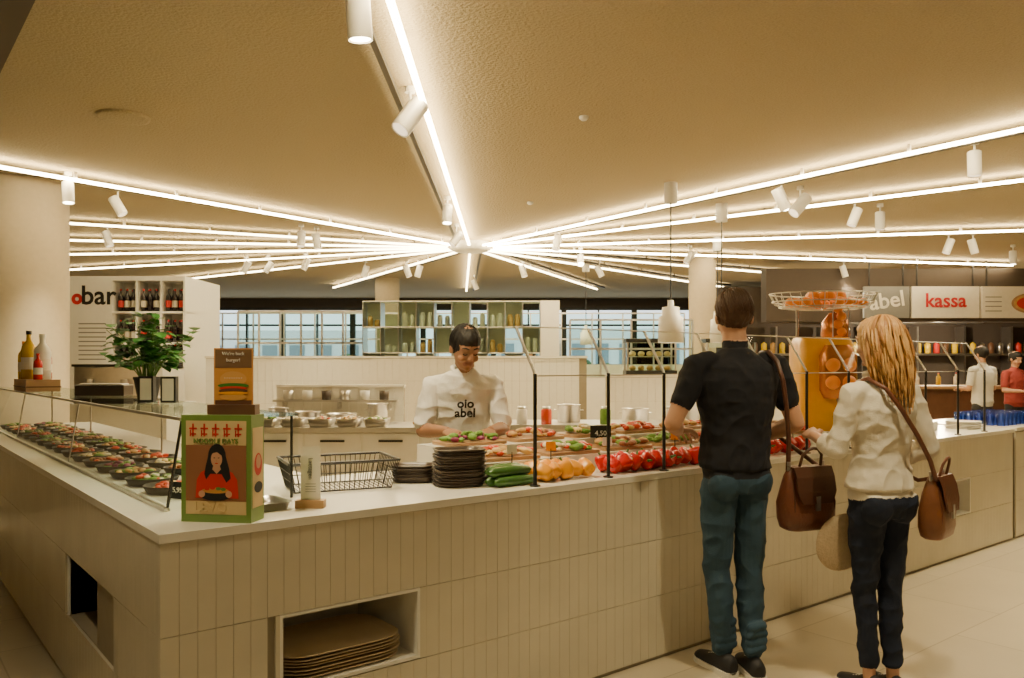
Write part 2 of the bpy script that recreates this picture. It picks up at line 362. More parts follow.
m.box(-.085, .085, -.025, .025, 0, .035, M_woodd)
m.box(-.07, .07, -.002, .002, .03, .235, M_org)
m.box(-.065, .065, -.003, -.002, .165, .23, mat('flyer_brown', (.18, .10, .045), .5))
m.text('We\'re back', .017, M_card, Matrix.Translation((0, -.004, .215))); m.text('burger!', .017, M_card, Matrix.Translation((0, -.004, .192)))
m.box(-.065, .065, -.003, -.002, .034, .050, M_woodd)
m.disc(0, .125, .048, .028, M_bun, -.004)
for k in range(8): m.disc(-.03 + k * .0085, .135 + .006 * ((k * 3) % 3 - 1), .0022, .0014, M_card, -.0045, 8)
m.disc(0, .102, .056, .009, M_leaf, -.0046); m.disc(0, .093, .050, .007, M_pr, -.0048); m.disc(0, .083, .052, .010, M_woodd, -.005); m.disc(0, .076, .054, .005, M_yel, -.0052); m.disc(0, .062, .048, .013, M_bun, -.0049)
m.done()
m = MB('menu_card_stand', TR(.60, .17, .95, rad(-38)))
m.box(-.055, .055, -.025, .025, 0, .03, M_wood); m.box(-.038, .038, -.0015, .0015, .028, .235, M_card)
m.text('Lactagen', .024, M_grey, Matrix.Translation((0, -.0025, .15)) @ Matrix.Rotation(rad(90), 4, 'Y'))
for i in range(4): m.box(-.02, .02, -.0022, -.0015, .06 + i * .01, .062 + i * .01, M_grey)
m.done()

# ---------------------------------------------------------------- vegetables on the front ledge
def pepper(m, x, y, z, s, mt, rz, tilt):
    T = TR(x, y, z, rz, tilt); n = 20; rings = []
    for k, (rr, zz) in enumerate([(.006, -.040), (.026, -.046), (.036, -.03), (.041, 0), (.043, .022), (.036, .040), (.02, .043), (.006, .036)]):
        rings.append([(s * rr * (1 + .10 * math.cos(4 * t)) * math.cos(t), s * rr * (1 + .10 * math.cos(4 * t)) * math.sin(t), s * zz) for t in [2 * math.pi * i / n for i in range(n)]])
    m.loft(rings, mt, True, True, T)
    m.tube([T @ Vector((0, 0, .034 * s)), T @ Vector((.002, 0, .05 * s)), T @ Vector((.008, 0, .062 * s))], [.009 * s, .005 * s, .006 * s], M_stem, 7)
for nm, mt, x0, x1, cnt in (('yellow_bell_pepper_row', M_yel, 1.72, 2.06, 9), ('red_bell_pepper_row', M_red, 2.18, 2.98, 20)):
    m = MB(nm)
    for i in range(cnt):
        pepper(m, x0 + (x1 - x0) * (i // 2 + .5) / ((cnt + 1) // 2), .13 + .075 * (i % 2) + R.uniform(-.008, .008), .997, R.uniform(.85, 1.05), mt, R.uniform(0, 6), R.choice([-1.3, 1.4, .4, 1.2]))
    m.done()
m = MB('red_bell_pepper_row')
for i in range(12): pepper(m, 3.1 + .08 * i, .14 + R.uniform(-.01, .03), .997, 1, M_red, R.uniform(0, 6), R.choice([-1.3, 1.4]))
m.done()
m = MB('cucumber_pile')
for i in range(7):
    y = .11 + .046 * (i % 4) + (.02 if i > 3 else 0); z = .975 + (.042 if i > 3 else 0); x = 1.44 + R.uniform(-.01, .01); L = .24
    if y > .2: x += .07; L = .18
    m.tube([(x, y, z), (x + .02, y, z), (x + L * .5, y + .006, z), (x + L - .02, y, z), (x + L, y, z)], [.008, .022, .024, .021, .008], M_grn, 10)
m.done()

m = MB('display_platform'); m.box(1.55, 4.6, .33, .92, .95, 1.03, M_top); m.box(1.55, 4.6, .60, .92, 1.03, 1.08, M_top); m.done()
m = MB('display_platform'); m.box(5.35, 6.3, .33, .92, .95, 1.03, M_top); m.box(5.35, 6.3, .60, .92, 1.03, 1.08, M_top); m.done()
foodm = {'bread': mat('bread', (.60, .36, .13), .7, var=.3), 'meat': mat('meat', (.30, .10, .04), .5, var=.4), 'salad': mat('salad', (.15, .30, .04), .6, var=.5),
         'tomato': mat('tomato', (.65, .06, .015), .3), 'cheese': mat('cheese', (.80, .60, .26), .5), 'onion': mat('radicchio', (.25, .03, .10), .5), 'cream': mat('cream', (.78, .70, .50), .5)}
def blobs(m, n, r, z, kinds, rx=1, ry=1, k=1.0, dome=.02):
    for i in range(n):
        a = R.uniform(0, 6.28); q = r * math.sqrt(R.random()); s = R.uniform(.013, .026) * k
        rot = Matrix.Rotation(R.uniform(0, 6), 3, 'Z') @ Matrix.Rotation(R.uniform(-.5, .5), 3, 'X')
        m.ell((q * math.cos(a) * rx, q * math.sin(a) * ry, z + s * .5 + (1 - q / r) * dome), (s * 1.4, s * .9, s * .6), foodm[R.choice(kinds)], 7, 5, rot=rot)
def platter(x, y, z, kinds, rz=0, n=30, w=.36, d=.22):
    m = MB('food_platter', TR(x, y, z, rz))
    m.loft([rrect(w, d, .03, 0), rrect(w, d, .03, .016), rrect(w - .006, d - .006, .03, .018)], M_wood, False)
    blobs(m, n, min(w, d) / 2 * .95, .02, kinds, w / d, 1, 1.1, .03); m.done()
kk = [['bread', 'tomato', 'cheese'], ['salad', 'tomato', 'cream'], ['bread', 'meat', 'salad'], ['salad', 'salad', 'onion'], ['meat', 'bread', 'tomato'], ['cheese', 'cream', 'salad'], ['tomato', 'tomato', 'cheese']]
x = 1.76; i = 0
while x < 6.15:
    if not 4.4 < x < 5.5: platter(x, .46, 1.03, kk[i % 7], R.uniform(-.1, .1), 36); platter(x + .02, .76, 1.08, kk[(i + 3) % 7], R.uniform(-.1, .1), 36)
    x += .42; i += 1
m = MB('price_card'); T = TR(2.585, .585, 1.03, rad(-38)); m.M = T
m.box(-.06, .06, -.003, .003, .03, .12, M_blackp); m.box(-.02, .02, -.008, .008, 0, .03, M_wood); m.text('4,50', .04, M_card, Matrix.Translation((0, -.004, .075))); m.done()
for k, x in enumerate((1.70, 1.95, 2.35, 2.9, 3.5, 4.1, 5.5)):
    m = MB('price_tag', TR(x, .30, .95, rad(-30))); m.cyl((0, 0, 0), (0, 0, .13), .003, .003, M_black, 6); m.lathe([(.02, 0), (.02, .006), (0, .007)], M_black, 12)
    m.box(-.025, .025, -.002, .002, .12, .165, M_yel if k % 2 else M_card); m.done()

# sneeze guard
posts = [1.63, 2.10, 2.51, 2.95, 3.4, 3.85, 4.35, 4.9, 5.45, 6.0, 6.5]
m = MB('sneeze_guard'); GY = .045
for i, x in enumerate(posts):
    m.cyl((x, GY, .95), (x, GY, 1.46), .009, .009, M_black, 10); m.cyl((x, GY, .95), (x, GY, .957), .025, .025, M_black, 14)
    m.tube([(x, GY, 1.455), (x, GY + .01, 1.475), (x, GY + .14, 1.68)], .007, M_steel, 8)
    if i < len(posts) - 1:
        x2 = posts[i + 1]; m.cyl((x, GY, 1.45), (x2, GY, 1.45), .003, .003, M_steel, 6)
        a, b = x + .012, x2 - .012
        m.add([(a, GY, 1.46), (b, GY, 1.46), (b, GY + .135, 1.68), (a, GY + .135, 1.68)], [(0, 1, 2, 3)], M_glass)
        m.cyl((a, GY + .135, 1.68), (b, GY + .135, 1.68), .003, .003, M_white, 6)
m.done()

# ---------------------------------------------------------------- left glass display case + pans
m = MB('glass_display_case')
Y0, Y1, zt, XR = .42, 5.85, 1.29, .66
m.add([(.14, Y0, .955), (.14, Y1, .955), (.20, Y1, zt), (.20, Y0, zt)], [(0, 1, 2, 3)], M_glass)
m.add([(.14, Y0, .955), (XR, Y0, .955), (XR, Y0, zt), (.20, Y0, zt)], [(0, 1, 2, 3)], M_glass)
m.box(.19, XR, Y0, Y1, zt, zt + .008, M_glassg)
for y in (Y0 + .02, Y1 - .02):
    m.cyl((.145, y, .95), (.20, y, zt), .006, .006, M_black, 8); m.cyl((XR - .02, y, .95), (XR - .02, y, zt), .006, .006, M_black, 8)
for y in (2.3, 4.2): m.cyl((.145, y, .95), (.20, y, zt), .004, .004, M_steel, 8); m.cyl((XR - .02, y, .95), (XR - .02, y, zt), .006, .006, M_steel, 8)
m.box(.13, .15, Y0, Y1, .95, .962, M_steel); m.box(.188, .20, Y0, Y1, zt - .002, zt + .01, M_steel); m.done()
for i in range(16):
    for j in range(2):
        y = .9 + i * .30; xx = .295 + j * .25
        if y > 5.6: continue
        m = MB('food_pan', TR(xx, y, .95)); r = .118
        m.lathe([(0, .002), (r * .8, .0), (r * .86, .004), (r, .034), (r * .97, .036), (r * .82, .01), (0, .008)], M_black, 20)
        q = kk[(i + j * 2) % 7]
        m.lathe([(r * .78, .016), (r * .6, .026), (0, .030)], foodm[q[0]], 14)
        blobs(m, 20, r * .66, .022, q, k=.8, dome=.012); m.done()
m = MB('price_card', TR(.26, .70, .95, rad(-60))); m.box(-.045, .045, 0, .004, .0, .07, M_blackp); m.text('5,95', .03, M_card, Matrix.Translation((0, -.001, .036))); m.done()

ZT = zt + .009
m = MB('potted_plant', TR(.56, 2.30, ZT, s=.88))
m.lathe([(0, 0), (.06, 0), (.085, .13), (.09, .135), (.09, .15), (.08, .15), (.075, .12), (0, .12)], M_pot, 20)
for i in range(36):
    a = R.uniform(0, 6.28); sp = R.uniform(.05, .33); h = R.uniform(.18, .54)
    tip = Vector((sp * math.cos(a), sp * math.sin(a), .12 + h * (1.05 - sp * 1.2)))
    base = Vector((.03 * math.cos(a), .03 * math.sin(a), .12)); mid = (base + tip) / 2 + Vector((-.02 * math.cos(a), -.02 * math.sin(a), .05))
    m.tube([base, mid, tip], [.004, .003, .002], M_stem, 5)
    for k in range(7):
        p = base.lerp(tip, .5 + .5 * k / 6) + Vector((0, 0, .02)); b = R.uniform(0, 6.28); L = R.uniform(.06, .10); w = L * .45
        d = Vector((math.cos(b), math.sin(b), R.uniform(-.5, .4))).normalized(); sd = d.cross(Vector((0, 0, 1))).normalized(); up = Vector((0, 0, 1))
        m.add([p, p + d * L * .35 + sd * w, p + d * L * .75 + sd * w * .7 - up * .006, p + d * L - up * .016, p + d * L * .75 - sd * w * .7 - up * .006, p + d * L * .35 - sd * w, p + d * L * .5 - up * .008],
              [(0, 1, 6), (1, 2, 6), (2, 3, 6), (3, 4, 6), (4, 5, 6), (5, 0, 6)], M_leaf, False)
m.done()
def bottle(m, x, y, z, h, r, mt, capm, M=None):
    T = Matrix.Translation((x, y, z)); T = (M @ T) if M else T
    m.lathe([(0, 0), (r, 0), (r, h * .6), (r * .9, h * .68), (r * .35, h * .8), (r * .32, h * .93)], mt, 14, M=T); m.lathe([(r * .38, h * .92), (r * .38, h), (0, h)], capm, 12, M=T)
M_oil = mat('oil_bottle', (.70, .46, .01), .15, coat=.4); M_wb = mat('white_bottle', (.85, .83, .76), .3)
m = MB('wooden_crate', TR(.31, 4.55, ZT)); m.box(-.10, .13, -.30, .30, 0, .09, M_wood); m.box(-.105, .135, -.305, .305, .03, .04, M_woodd); m.done()
m = MB('condiment_bottle_group')
for (x, y, h, r, mt, cp) in [(.28, 4.60, .38, .055, M_oil, M_black), (.345, 4.42, .35, .06, M_wb, M_wb), (.27, 4.76, .30, .045, M_oil, M_yel), (.40, 4.60, .26, .04, M_red, M_wb), (.30, 4.32, .20, .032, M_red, M_red)]:
    bottle(m, x, y, ZT + .09, h, r, mt, cp); m.cyl((x, y, ZT + .09 + h * .2), (x, y, ZT + .09 + h * .45), r + .001, r + .001, M_card, 14, cap=False)
m.done()
for k, (x, y) in enumerate([(.46, 1.92), (.53, 1.76)]):
    m = MB('menu_holder', TR(x, y, ZT, rad(-38))); m.box(-.04, .04, -.02, .02, 0, .14, M_black); m.box(-.03, .03, -.022, -.02, .012, .128, M_card); m.done()
m = MB('napkin_box', TR(.50, 3.1, ZT, rad(-38))); m.box(-.16, .16, -.07, .07, 0, .07, M_dish); m.box(-.14, .14, -.05, .05, .07, .08, M_card); m.done(.004)

# ---------------------------------------------------------------- bar unit (hall grid)
m = MB('bar_back_shelf', HALL)
bx0, bx1, by0, by1 = -6.05, -4.41, 11.0, 12.3
m.box(bx0, bx1, by0 + .35, by1, 0, 2.7, M_white); m.box(bx0, bx1, by0, by0 + .35, 0, 1.45, M_white); m.box(bx0, bx1, by0, by0 + .35, 2.64, 2.7, M_white)
m.box(bx1 - .03, bx1, by0, by0 + .35, 1.45, 2.64, M_white)
m.box(-5.98, -5.40, by0, by0 + .35, 1.45, 2.64, M_white)
for x in (-5.08, -4.75): m.box(x - .012, x + .012, by0 + .02, by0 + .35, 1.45, 2.64, M_white)
for z in (1.78, 2.2): m.box(-5.40, bx1, by0 + .01, by0 + .35, z, z + .025, M_white)
m.text('bar', .36, M_blackp, Matrix.Translation((-5.58, by0 - .004, 2.43)), bold=.006)
T = Matrix.Translation((-5.87, by0 - .004, 2.39)) @ Matrix.Rotation(math.pi / 2, 4, 'X')
m.loft([[(r * math.cos(t), r * math.sin(t), 0) for t in [2 * math.pi * i / 24 for i in range(24)]] for r in (.025, .075)], M_txt_red, False, False, T)
for i in range(9): m.box(-5.85, -5.48, by0 - .003, by0, 2.05 - i * .06, 2.065 - i * .06, M_grey)
m.done()
M_wine = mat('wine_bottle', (.02, .012, .01), .15); M_lab = mat('wine_label', (.6, .55, .42), .6)
m = MB('wine_bottle_collection', HALL)
for c0 in (-5.37, -5.06, -4.72):
    for z in (1.475, 1.805, 2.225):
        for k in range(3):
            for row in range(2):
                x = c0 + .045 + k * .088 + .02 * row; bottle(m, x, by0 + .10 + .12 * row, z, .31, .036, M_wine, R.choice([M_txt_red, M_black, M_black]))
                m.cyl((x, by0 + .10 + .12 * row, z + .06), (x, by0 + .10 + .12 * row, z + .15), .0368, .0368, R.choice([M_lab, M_lab, M_wine, M_pr]), 14, cap=False)
m.done()
m = MB('bar_counter', HALL); m.box(-6.5, -3.9, 9.2, 9.9, 0, 1.02, M_offw); m.box(-6.55, -3.85, 9.15, 9.95, 1.02, 1.06, M_top); m.done()
m = MB('espresso_machine', HALL @ Matrix.Translation((-4.6, 9.55, 1.06)))
m.box(-.4, .4, -.25, .25, .06, .42, M_steel); m.box(-.42, .42, -.27, .27, .42, .45, M_black); m.box(-.38, .38, -.3, -.05, 0, .06, M_black)
for x in (-.2, .2): m.cyl((x, -.3, .2), (x, -.3, .28), .04, .04, M_steel, 14); m.tube([(x, -.32, .2), (x, -.45, .18)], .015, M_black)
m.done(.01)
m = MB('bar_bottle_row', HALL)
for k in range(7): bottle(m, -6.3 + k * .13, 9.5, 1.06, R.uniform(.24, .33), .035, R.choice([M_wine, M_oil, M_wb, M_grn]), M_black)
m.done()

def stick_wall(name, x0, x1, y0, y1, z1, top=M_top, z0=0):
    m = MB(name, HALL); m.box(x0, x1, y0 + .012, y1, z0, z1 - .03, M_grout)
    n = int((x1 - x0) / .1)
    for i in range(n):
        z = z1 - .035
        while z > z0 + .3:
            m.box(x0 + i * .1 + .001, x0 + (i + 1) * .1 - .0015, y0, y0 + .013, z - .3 + .002, z, M_offw); z -= .3
    m.box(x0 - .01, x1 + .01, y0 - .01, y1 + .01, z1 - .03, z1, top); m.done()
stick_wall('tiled_counter_back', -4.1, 1.0, 10.9, 11.15, 1.62)
stick_wall('tiled_counter_back', 1.2, 3.6, 10.2, 10.5, 1.38)
stick_wall('tiled_counter_back', -2.6, -1.2, 9.0, 9.15, 1.28)
m = MB('prep_counter', HALL); m.box(-2.6, -.35, 7.85, 8.6, .1, .86, M_offw); m.box(-2.65, -.3, 7.8, 8.62, .86, .90, M_steel)
for x in (-2.5, -.5): m.box(x, x + .06, 7.9, 8.5, 0, .1, M_black)
for k in range(4):
    x = -2.55 + k * .56; m.box(x, x + .53, 7.835, 7.85, .48, .84, M_white); m.box(x + .15, x + .38, 7.81, 7.835, .76, .78, M_black)
m.done()
m = MB('prep_counter', HALL); m.box(-.1, 2.6, 8.2, 8.9, .1, .86, M_offw); m.box(-.15, 2.65, 8.15, 8.95, .86, .90, M_steel)
for x in (0, 2.4): m.box(x, x + .06, 8.25, 8.8, 0, .1, M_black)
for k in range(5):
    x = -.08 + k * .54; m.box(x, x + .5, 8.185, 8.2, .48, .84, M_white); m.box(x + .12, x + .38, 8.16, 8.185, .76, .78, M_black)
m.done()
for k, (x, r, h) in enumerate([(-2.4, .10, .16), (-2.1, .13, .12), (-1.75, .15, .10), (-1.38, .1, .2), (-.6, .12, .14), (.6, .12, .18), (1.3, .14, .14), (1.9, .1, .22), (2.3, .12, .12)]):
    y = 8.38 if x < 0 else 8.6
    m = MB('steel_pot', HALL @ Matrix.Translation((x, y, .9)))
    m.lathe([(0, 0), (r, 0), (r, h), (r + .008, h + .004), (r - .006, h), (r - .006, .01), (0, .01)], M_steel, 22); m.lathe([(r - .01, h * .8), (0, h * .85)], foodm['cream'], 16)
    for sx in (-1, 1): m.tube([(sx * r, -.03, h * .7), (sx * (r + .03), -.03, h * .7), (sx * (r + .03), .03, h * .7), (sx * r, .03, h * .7)], .005, M_steel, 6)
    m.done()
m = MB('bread_loaf_pile', HALL @ Matrix.Translation((-.8, 7.90, .9)))
for k in range(5): m.tube([(-.16, k * .05, .035), (-.1, k * .05, .04), (.1, k * .05, .04), (.16, k * .05, .035)], [.01, .035, .035, .01], foodm['bread'], 10)
m.done()
for k, fd in enumerate(('salad', 'cream', 'tomato', 'bread', 'salad')):
    m = MB('gastronorm_pan', HALL @ Matrix.Translation((-2.4 + k * .27, 7.98, .9)))
    m.loft([rrect(.2, .22, .03, 0), rrect(.24, .26, .03, .08), rrect(.22, .24, .03, .08), rrect(.2, .22, .03, .05)], M_steel); blobs(m, 16, .09, .06, [fd, 'cream']); m.done()
for k, x in enumerate((.1, .35, .95, 1.6, 2.15)):
    m = MB('storage_jar', HALL @ Matrix.Translation((x, 8.3, .9))); m.lathe([(0, 0), (.055, 0), (.055, .14), (.04, .16)], [M_offw, foodm['tomato'], foodm['salad'], M_offw, foodm['bread']][k], 14); m.lathe([(.045, .155), (.045, .18), (0, .18)], M_steel, 14); m.done()
m = MB('steel_wall_shelf', HALL); m.box(-2.6, -1.25, 8.84, 8.99, 1.10, 1.12, M_steel)
for x in (-2.5, -1.9, -1.35): m.box(x, x + .02, 8.86, 9.0, 1.02, 1.10, M_steel)
m.done()
for k in range(6):
    m = MB('steel_canister', HALL @ Matrix.Translation((-2.45 + k * .21, 8.92, 1.12))); m.lathe([(0, 0), (.05, 0), (.055, .10), (.05, .10), (0, .09)], [M_steel, M_offw, M_dish][k % 3], 14); m.done()
for x in (1.75, 2.75):
    m = MB('warming_cabinet', HALL @ Matrix.Translation((x, 10.35, 1.382)))
    m.box(-.32, .32, -.14, .14, 0, .05, M_black); m.box(-.32, .32, -.14, .14, .40, .45, M_black)
    for sx in (-.31, .29): m.box(sx, sx + .02, -.14, -.12, .05, .40, M_steel); m.box(sx, sx + .02, .12, .14, .05, .40, M_steel)
    m.box(-.29, .29, -.12, .12, .22, .23, M_steel); m.box(-.29, .29, -.135, -.13, .05, .40, M_glassg)
    for k in range(5): m.ell((-.22 + k * .11, 0, .08), (.045, .06, .035), foodm['bread'], 10, 6); m.ell((-.22 + k * .11, 0, .26), (.045, .06, .035), foodm['cheese'], 10, 6)
    m.done()
# glazed cube shelving
M_panel = mat('translucent_panel', (.72, .69, .58), .25)
m = MB('glazed_cube_shelf', HALL)
sx0, sx1, sy, z0, z1 = -2.2, .42, 12.0, 1.3, 2.44
nc = 10
for i in range(nc + 1):
    x = sx0 + (sx1 - sx0) * i / nc; m.box(x - .006, x + .006, sy, sy + .4, z0, z1, M_steel)
for k in range(4):
    z = z0 + (z1 - z0) * k / 3; m.box(sx0, sx1, sy, sy + .4, z - .006, z + .006, M_white)
for i in range(nc):
    for k in range(3):
        xa = sx0 + (sx1 - sx0) * i / nc + .008; xb = sx0 + (sx1 - sx0) * (i + 1) / nc - .008; za = z0 + (z1 - z0) * k / 3 + .008; zb = za + (z1 - z0) / 3 - .016
        if (i * 7 + k * 3) % 5 < 3: m.box(xa, xb, sy + .34, sy + .35, za, zb, M_panel)
        m.box(xa, xb, sy + .004, sy + .008, za, zb, M_glassg)
        c = (xa + xb) / 2
        if (i * 3 + k * 5) % 4 != 1:
            mt = R.choice([M_offw, foodm['bread'], M_panel, M_steel, M_wb])
            for dx in (-.055, .055):
                h = R.uniform(.10, .24); m.lathe([(0, 0), (.04, 0), (.04, h * .8), (.025, h), (0, h)], mt, 12, M=Matrix.Translation((c + dx, sy + .2, za)))
m.box(sx1, sx1 + .28, sy, sy + .4, 0, z1 + .01, M_white); m.box(sx0, sx1, sy, sy + .4, 0, z0 - .01, M_white)
m.done()
def glass_part(x0, x1, y, z0, z1, n, nm='glass_screen'):
    m = MB(nm, HALL); m.box(x0, x1, y, y + .1, 0, z0, M_offw)
    for i in range(n + 1): x = x0 + (x1 - x0) * i / n; m.box(x - .015, x + .015, y + .03, y + .06, z0, z1, M_steel)
    for z in (z0, (z0 + z1) / 2, z1): m.box(x0, x1, y + .03, y + .06, z - .015, z + .015, M_steel)
    m.box(x0, x1, y + .04, y + .05, z0, z1, M_glassg); m.done()
glass_part(-4.35, -2.35, 12.9, 1.35, 2.35, 6); glass_part(-6.5, 3.5, 16.5, 1.5, 2.55, 16); glass_part(.9, 2.8, 12.6, 1.3, 2.2, 4)

# ---------------------------------------------------------------- kitchen front at right with signs
m = MB('kitchen_header', HALL); m.box(4.4, 12.5, 14.1, 14.4, 2.25, 3.17, M_walld); m.done()
def sign(x0, x1, txt, bg, fg, size, rot=0, menu=False):
    m = MB('hanging_sign', HALL); m.box(x0, x1, 14.0, 14.06, 2.31, 2.85, bg); c = (x0 + x1) / 2
    if menu:
        m.disc(c + .1, 2.56, .36, .18, M_wood, 13.994, 28); m.disc(c + .1, 2.56, .32, .15, foodm['bread'], 13.992, 28); m.disc(c + .1, 2.56, .27, .12, M_pr, 13.990, 28)
        for k in range(9): m.disc(c + .1 + .2 * math.cos(k * 2.4) * (k / 9), 2.56 + .1 * math.sin(k * 2.4) * (k / 9), .035, .022, foodm['cheese'] if k % 2 else M_stem, 13.988, 12)
        for i in range(4): m.box(x0 + .06, x0 + .34, 13.994, 14.0, 2.42 + .08 * i, 2.435 + .08 * i, M_grey)
    else: m.text(txt, size, fg, Matrix.Translation((c, 13.994, 2.6)) @ Matrix.Rotation(rot, 4, 'Y'), bold=.006)
    for x in (x0 + .1, x1 - .1): m.box(x - .01, x + .01, 14.02, 14.04, 2.85, 3.3, M_black)
    m.done()
sign(6.05, 6.83, 'abel', M_grey, M_card, .38, rad(-8)); sign(6.87, 8.03, 'kassa', M_card, M_txt_red, .34); sign(8.07, 9.6, '', M_card, M_txt_red, .3, 0, True)
m = MB('wall_kitchen', HALL); m.box(4.4, 12.5, 17.4, 17.5, 0, 3.17, M_walld); m.done()
m = MB('kitchen_steel_shelving', HALL); m.box(4.5, 12.4, 16.9, 17.3, 1.7, 1.74, M_steel); m.box(4.5, 12.4, 16.3, 17.3, 0, .9, M_steel)
for i in range(9): m.box(4.5 + i * .98, 4.54 + i * .98, 16.95, 17.3, .9, 2.3, M_steel)
m.box(6.5, 9.5, 16.4, 17.2, 2.35, 2.75, M_steel)
for i in range(40): m.lathe([(0, 0), (.06, 0), (.06, .2), (0, .24)], R.choice([M_offw, foodm['bread'], M_steel, M_woodd, M_pr, M_oil]), 10, M=Matrix.Translation((4.7 + i * .19, 17.05, 1.74)))
m.done()
m = MB('kitchen_pass_counter', HALL); m.box(4.4, 12.5, 13.6, 14.3, 0, 1.1, M_woodd); m.box(4.35, 12.5, 13.5, 14.4, 1.1, 1.15, M_wood); m.done()
m = MB('pass_counter_bottle_row', HALL)
for i in range(16): bottle(m, 5.0 + i * .34 + R.uniform(-.08, .08), 14.2, 1.15, R.uniform(.2, .34), .04, R.choice([M_oil, M_wb, M_red, M_wine, M_grn]), R.choice([M_black, M_wb, M_red]))
m.done()
m = MB('hanging_lamp', HALL @ Matrix.Translation((8, 15.3, 0))); m.cyl((0, 0, 3.3), (0, 0, 2.5), .008, .008, M_black, 6); m.lathe([(.02, 2.52), (.05, 2.5), (.2, 2.35)], M_black, 20); m.ell((0, 0, 2.38), .05, M_bulb); ob = m.done()
l = bpy.data.lights.new('bulb', 'POINT'); l.energy = 330; l.color = (1, .80, .50); l.shadow_soft_size = .08
lo = bpy.data.objects.new('bulb', l); bpy.context.collection.objects.link(lo); lo.parent = ob; lo.location = hall(8, 15.3, 2.25) - ob.location

# orange juicer on the counter
M_orange = mat('orange_peel', (.85, .28, .02), .35, var=.1, bump=.2, bscale=200); M_jy = mat('juicer_yellow', (.88, .44, .01), .35, coat=.2); M_cop = mat('juicer_amber_cover', (.55, .20, .05), .18, metal=.5)
m = MB('orange_juicer', TR(4.98, .60, .95, YAW))
m.loft([rrect(.40, .40, .03, 0), rrect(.40, .40, .03, .05)], M_steel, False)
m.loft([rrect(.40, .30, .05, .05, cy=.04), rrect(.41, .31, .05, .2, cy=.04), rrect(.41, .31, .05, .70, cy=.04), rrect(.36, .27, .05, .76, cy=.04)], M_jy, True)
m.loft([rrect(.20, .10, .04, .30, cx=.06, cy=-.13), rrect(.26, .14, .05, .36, cx=.06, cy=-.13), rrect(.27, .15, .05, .62, cx=.06, cy=-.13), rrect(.18, .10, .04, .70, cx=.06, cy=-.12)], M_cop, True)
for x, z in ((.0, .55), (.12, .55), (.0, .42), (.12, .42)): m.ell((x, -.19, z), (.055, .045, .055), M_orange, 16, 10)
m.tube([(.06, -.13, .32), (.06, -.17, .27), (.06, -.17, .22)], .018, M_steel, 10); m.lathe([(0, 0), (.04, 0), (.045, .12), (.04, .12), (.03, .01), (0, .01)], M_glassg, 16, M=Matrix.Translation((.06, -.16, .05)))
for k in range(5): m.ell((.10 + .025 * (k % 2), -.04, .74 + k * .060), .037, M_orange, 14, 9)
for x in (.05, .17): m.tube([(x, -.07, .70), (x, -.07, 1.02)], .005, M_steel, 6)
m.lathe([(.08, .72), (.11, .78), (.10, .88), (.05, .95)], M_cop, 20, M=Matrix.Translation((.12, .06, 0)))
for rr, z in ((.26, .98), (.33, .99), (.38, 1.03), (.40, 1.09)):
    pts = [(rr * math.cos(t), .7 * rr * math.sin(t), z) for t in [2 * math.pi * k / 32 for k in range(33)]]; m.tube(pts, .005, M_steel, 6)
for k in range(28):
    t = 2 * math.pi * k / 28; c, s_ = math.cos(t), .7 * math.sin(t)
    m.tube([(.06 * c, .06 * s_, .97), (.26 * c, .26 * s_, .98), (.36 * c, .36 * s_, 1.01), (.40 * c, .40 * s_, 1.09)], .003, M_steel, 5)
for k in range(34):
    a = R.uniform(0, 6.28); q = .28 * math.sqrt(R.random()); m.ell((q * math.cos(a) + .02, .7 * q * math.sin(a), 1.022 + (.055 if q < .15 else 0)), .037, M_orange, 12, 8)
m.tube([(-.16, .10, .7), (-.16, .10, .98)], .012, M_steel); m.tube([(.16, .14, .7), (.16, .14, .98)], .012, M_steel)
m.done()

m = MB('blue_glass_collection')
for i in range(9):
    for j in range(5):
        m.lathe([(0, 0), (.032, 0), (.038, .11), (.034, .11), (.029, .006), (0, .006)], M_blueg, 12, M=Matrix.Translation((7.12 + i * .09, .15 + j * .09, .96)))
m.done()
tray_stack(6.72, .3, .95, .26, .26, 5, 'plate_stack', M_white, 0)
m = MB('cutlery_box', TR(6.48, .62, .95))
m.box(-.12, .12, -.1, .1, 0, .01, M_wood)
for a in ((-.12, .12, -.1, -.09), (-.12, .12, .09, .1), (-.12, -.11, -.09, .09), (.11, .12, -.09, .09)): m.box(*a, .01, .12, M_wood)
for i in range(14): m.cyl((-.09 + i * .014, R.uniform(-.06, .06), .01), (-.09 + i * .014, R.uniform(-.07, .07), .19), .004, .006, M_steel, 6)
m.done()

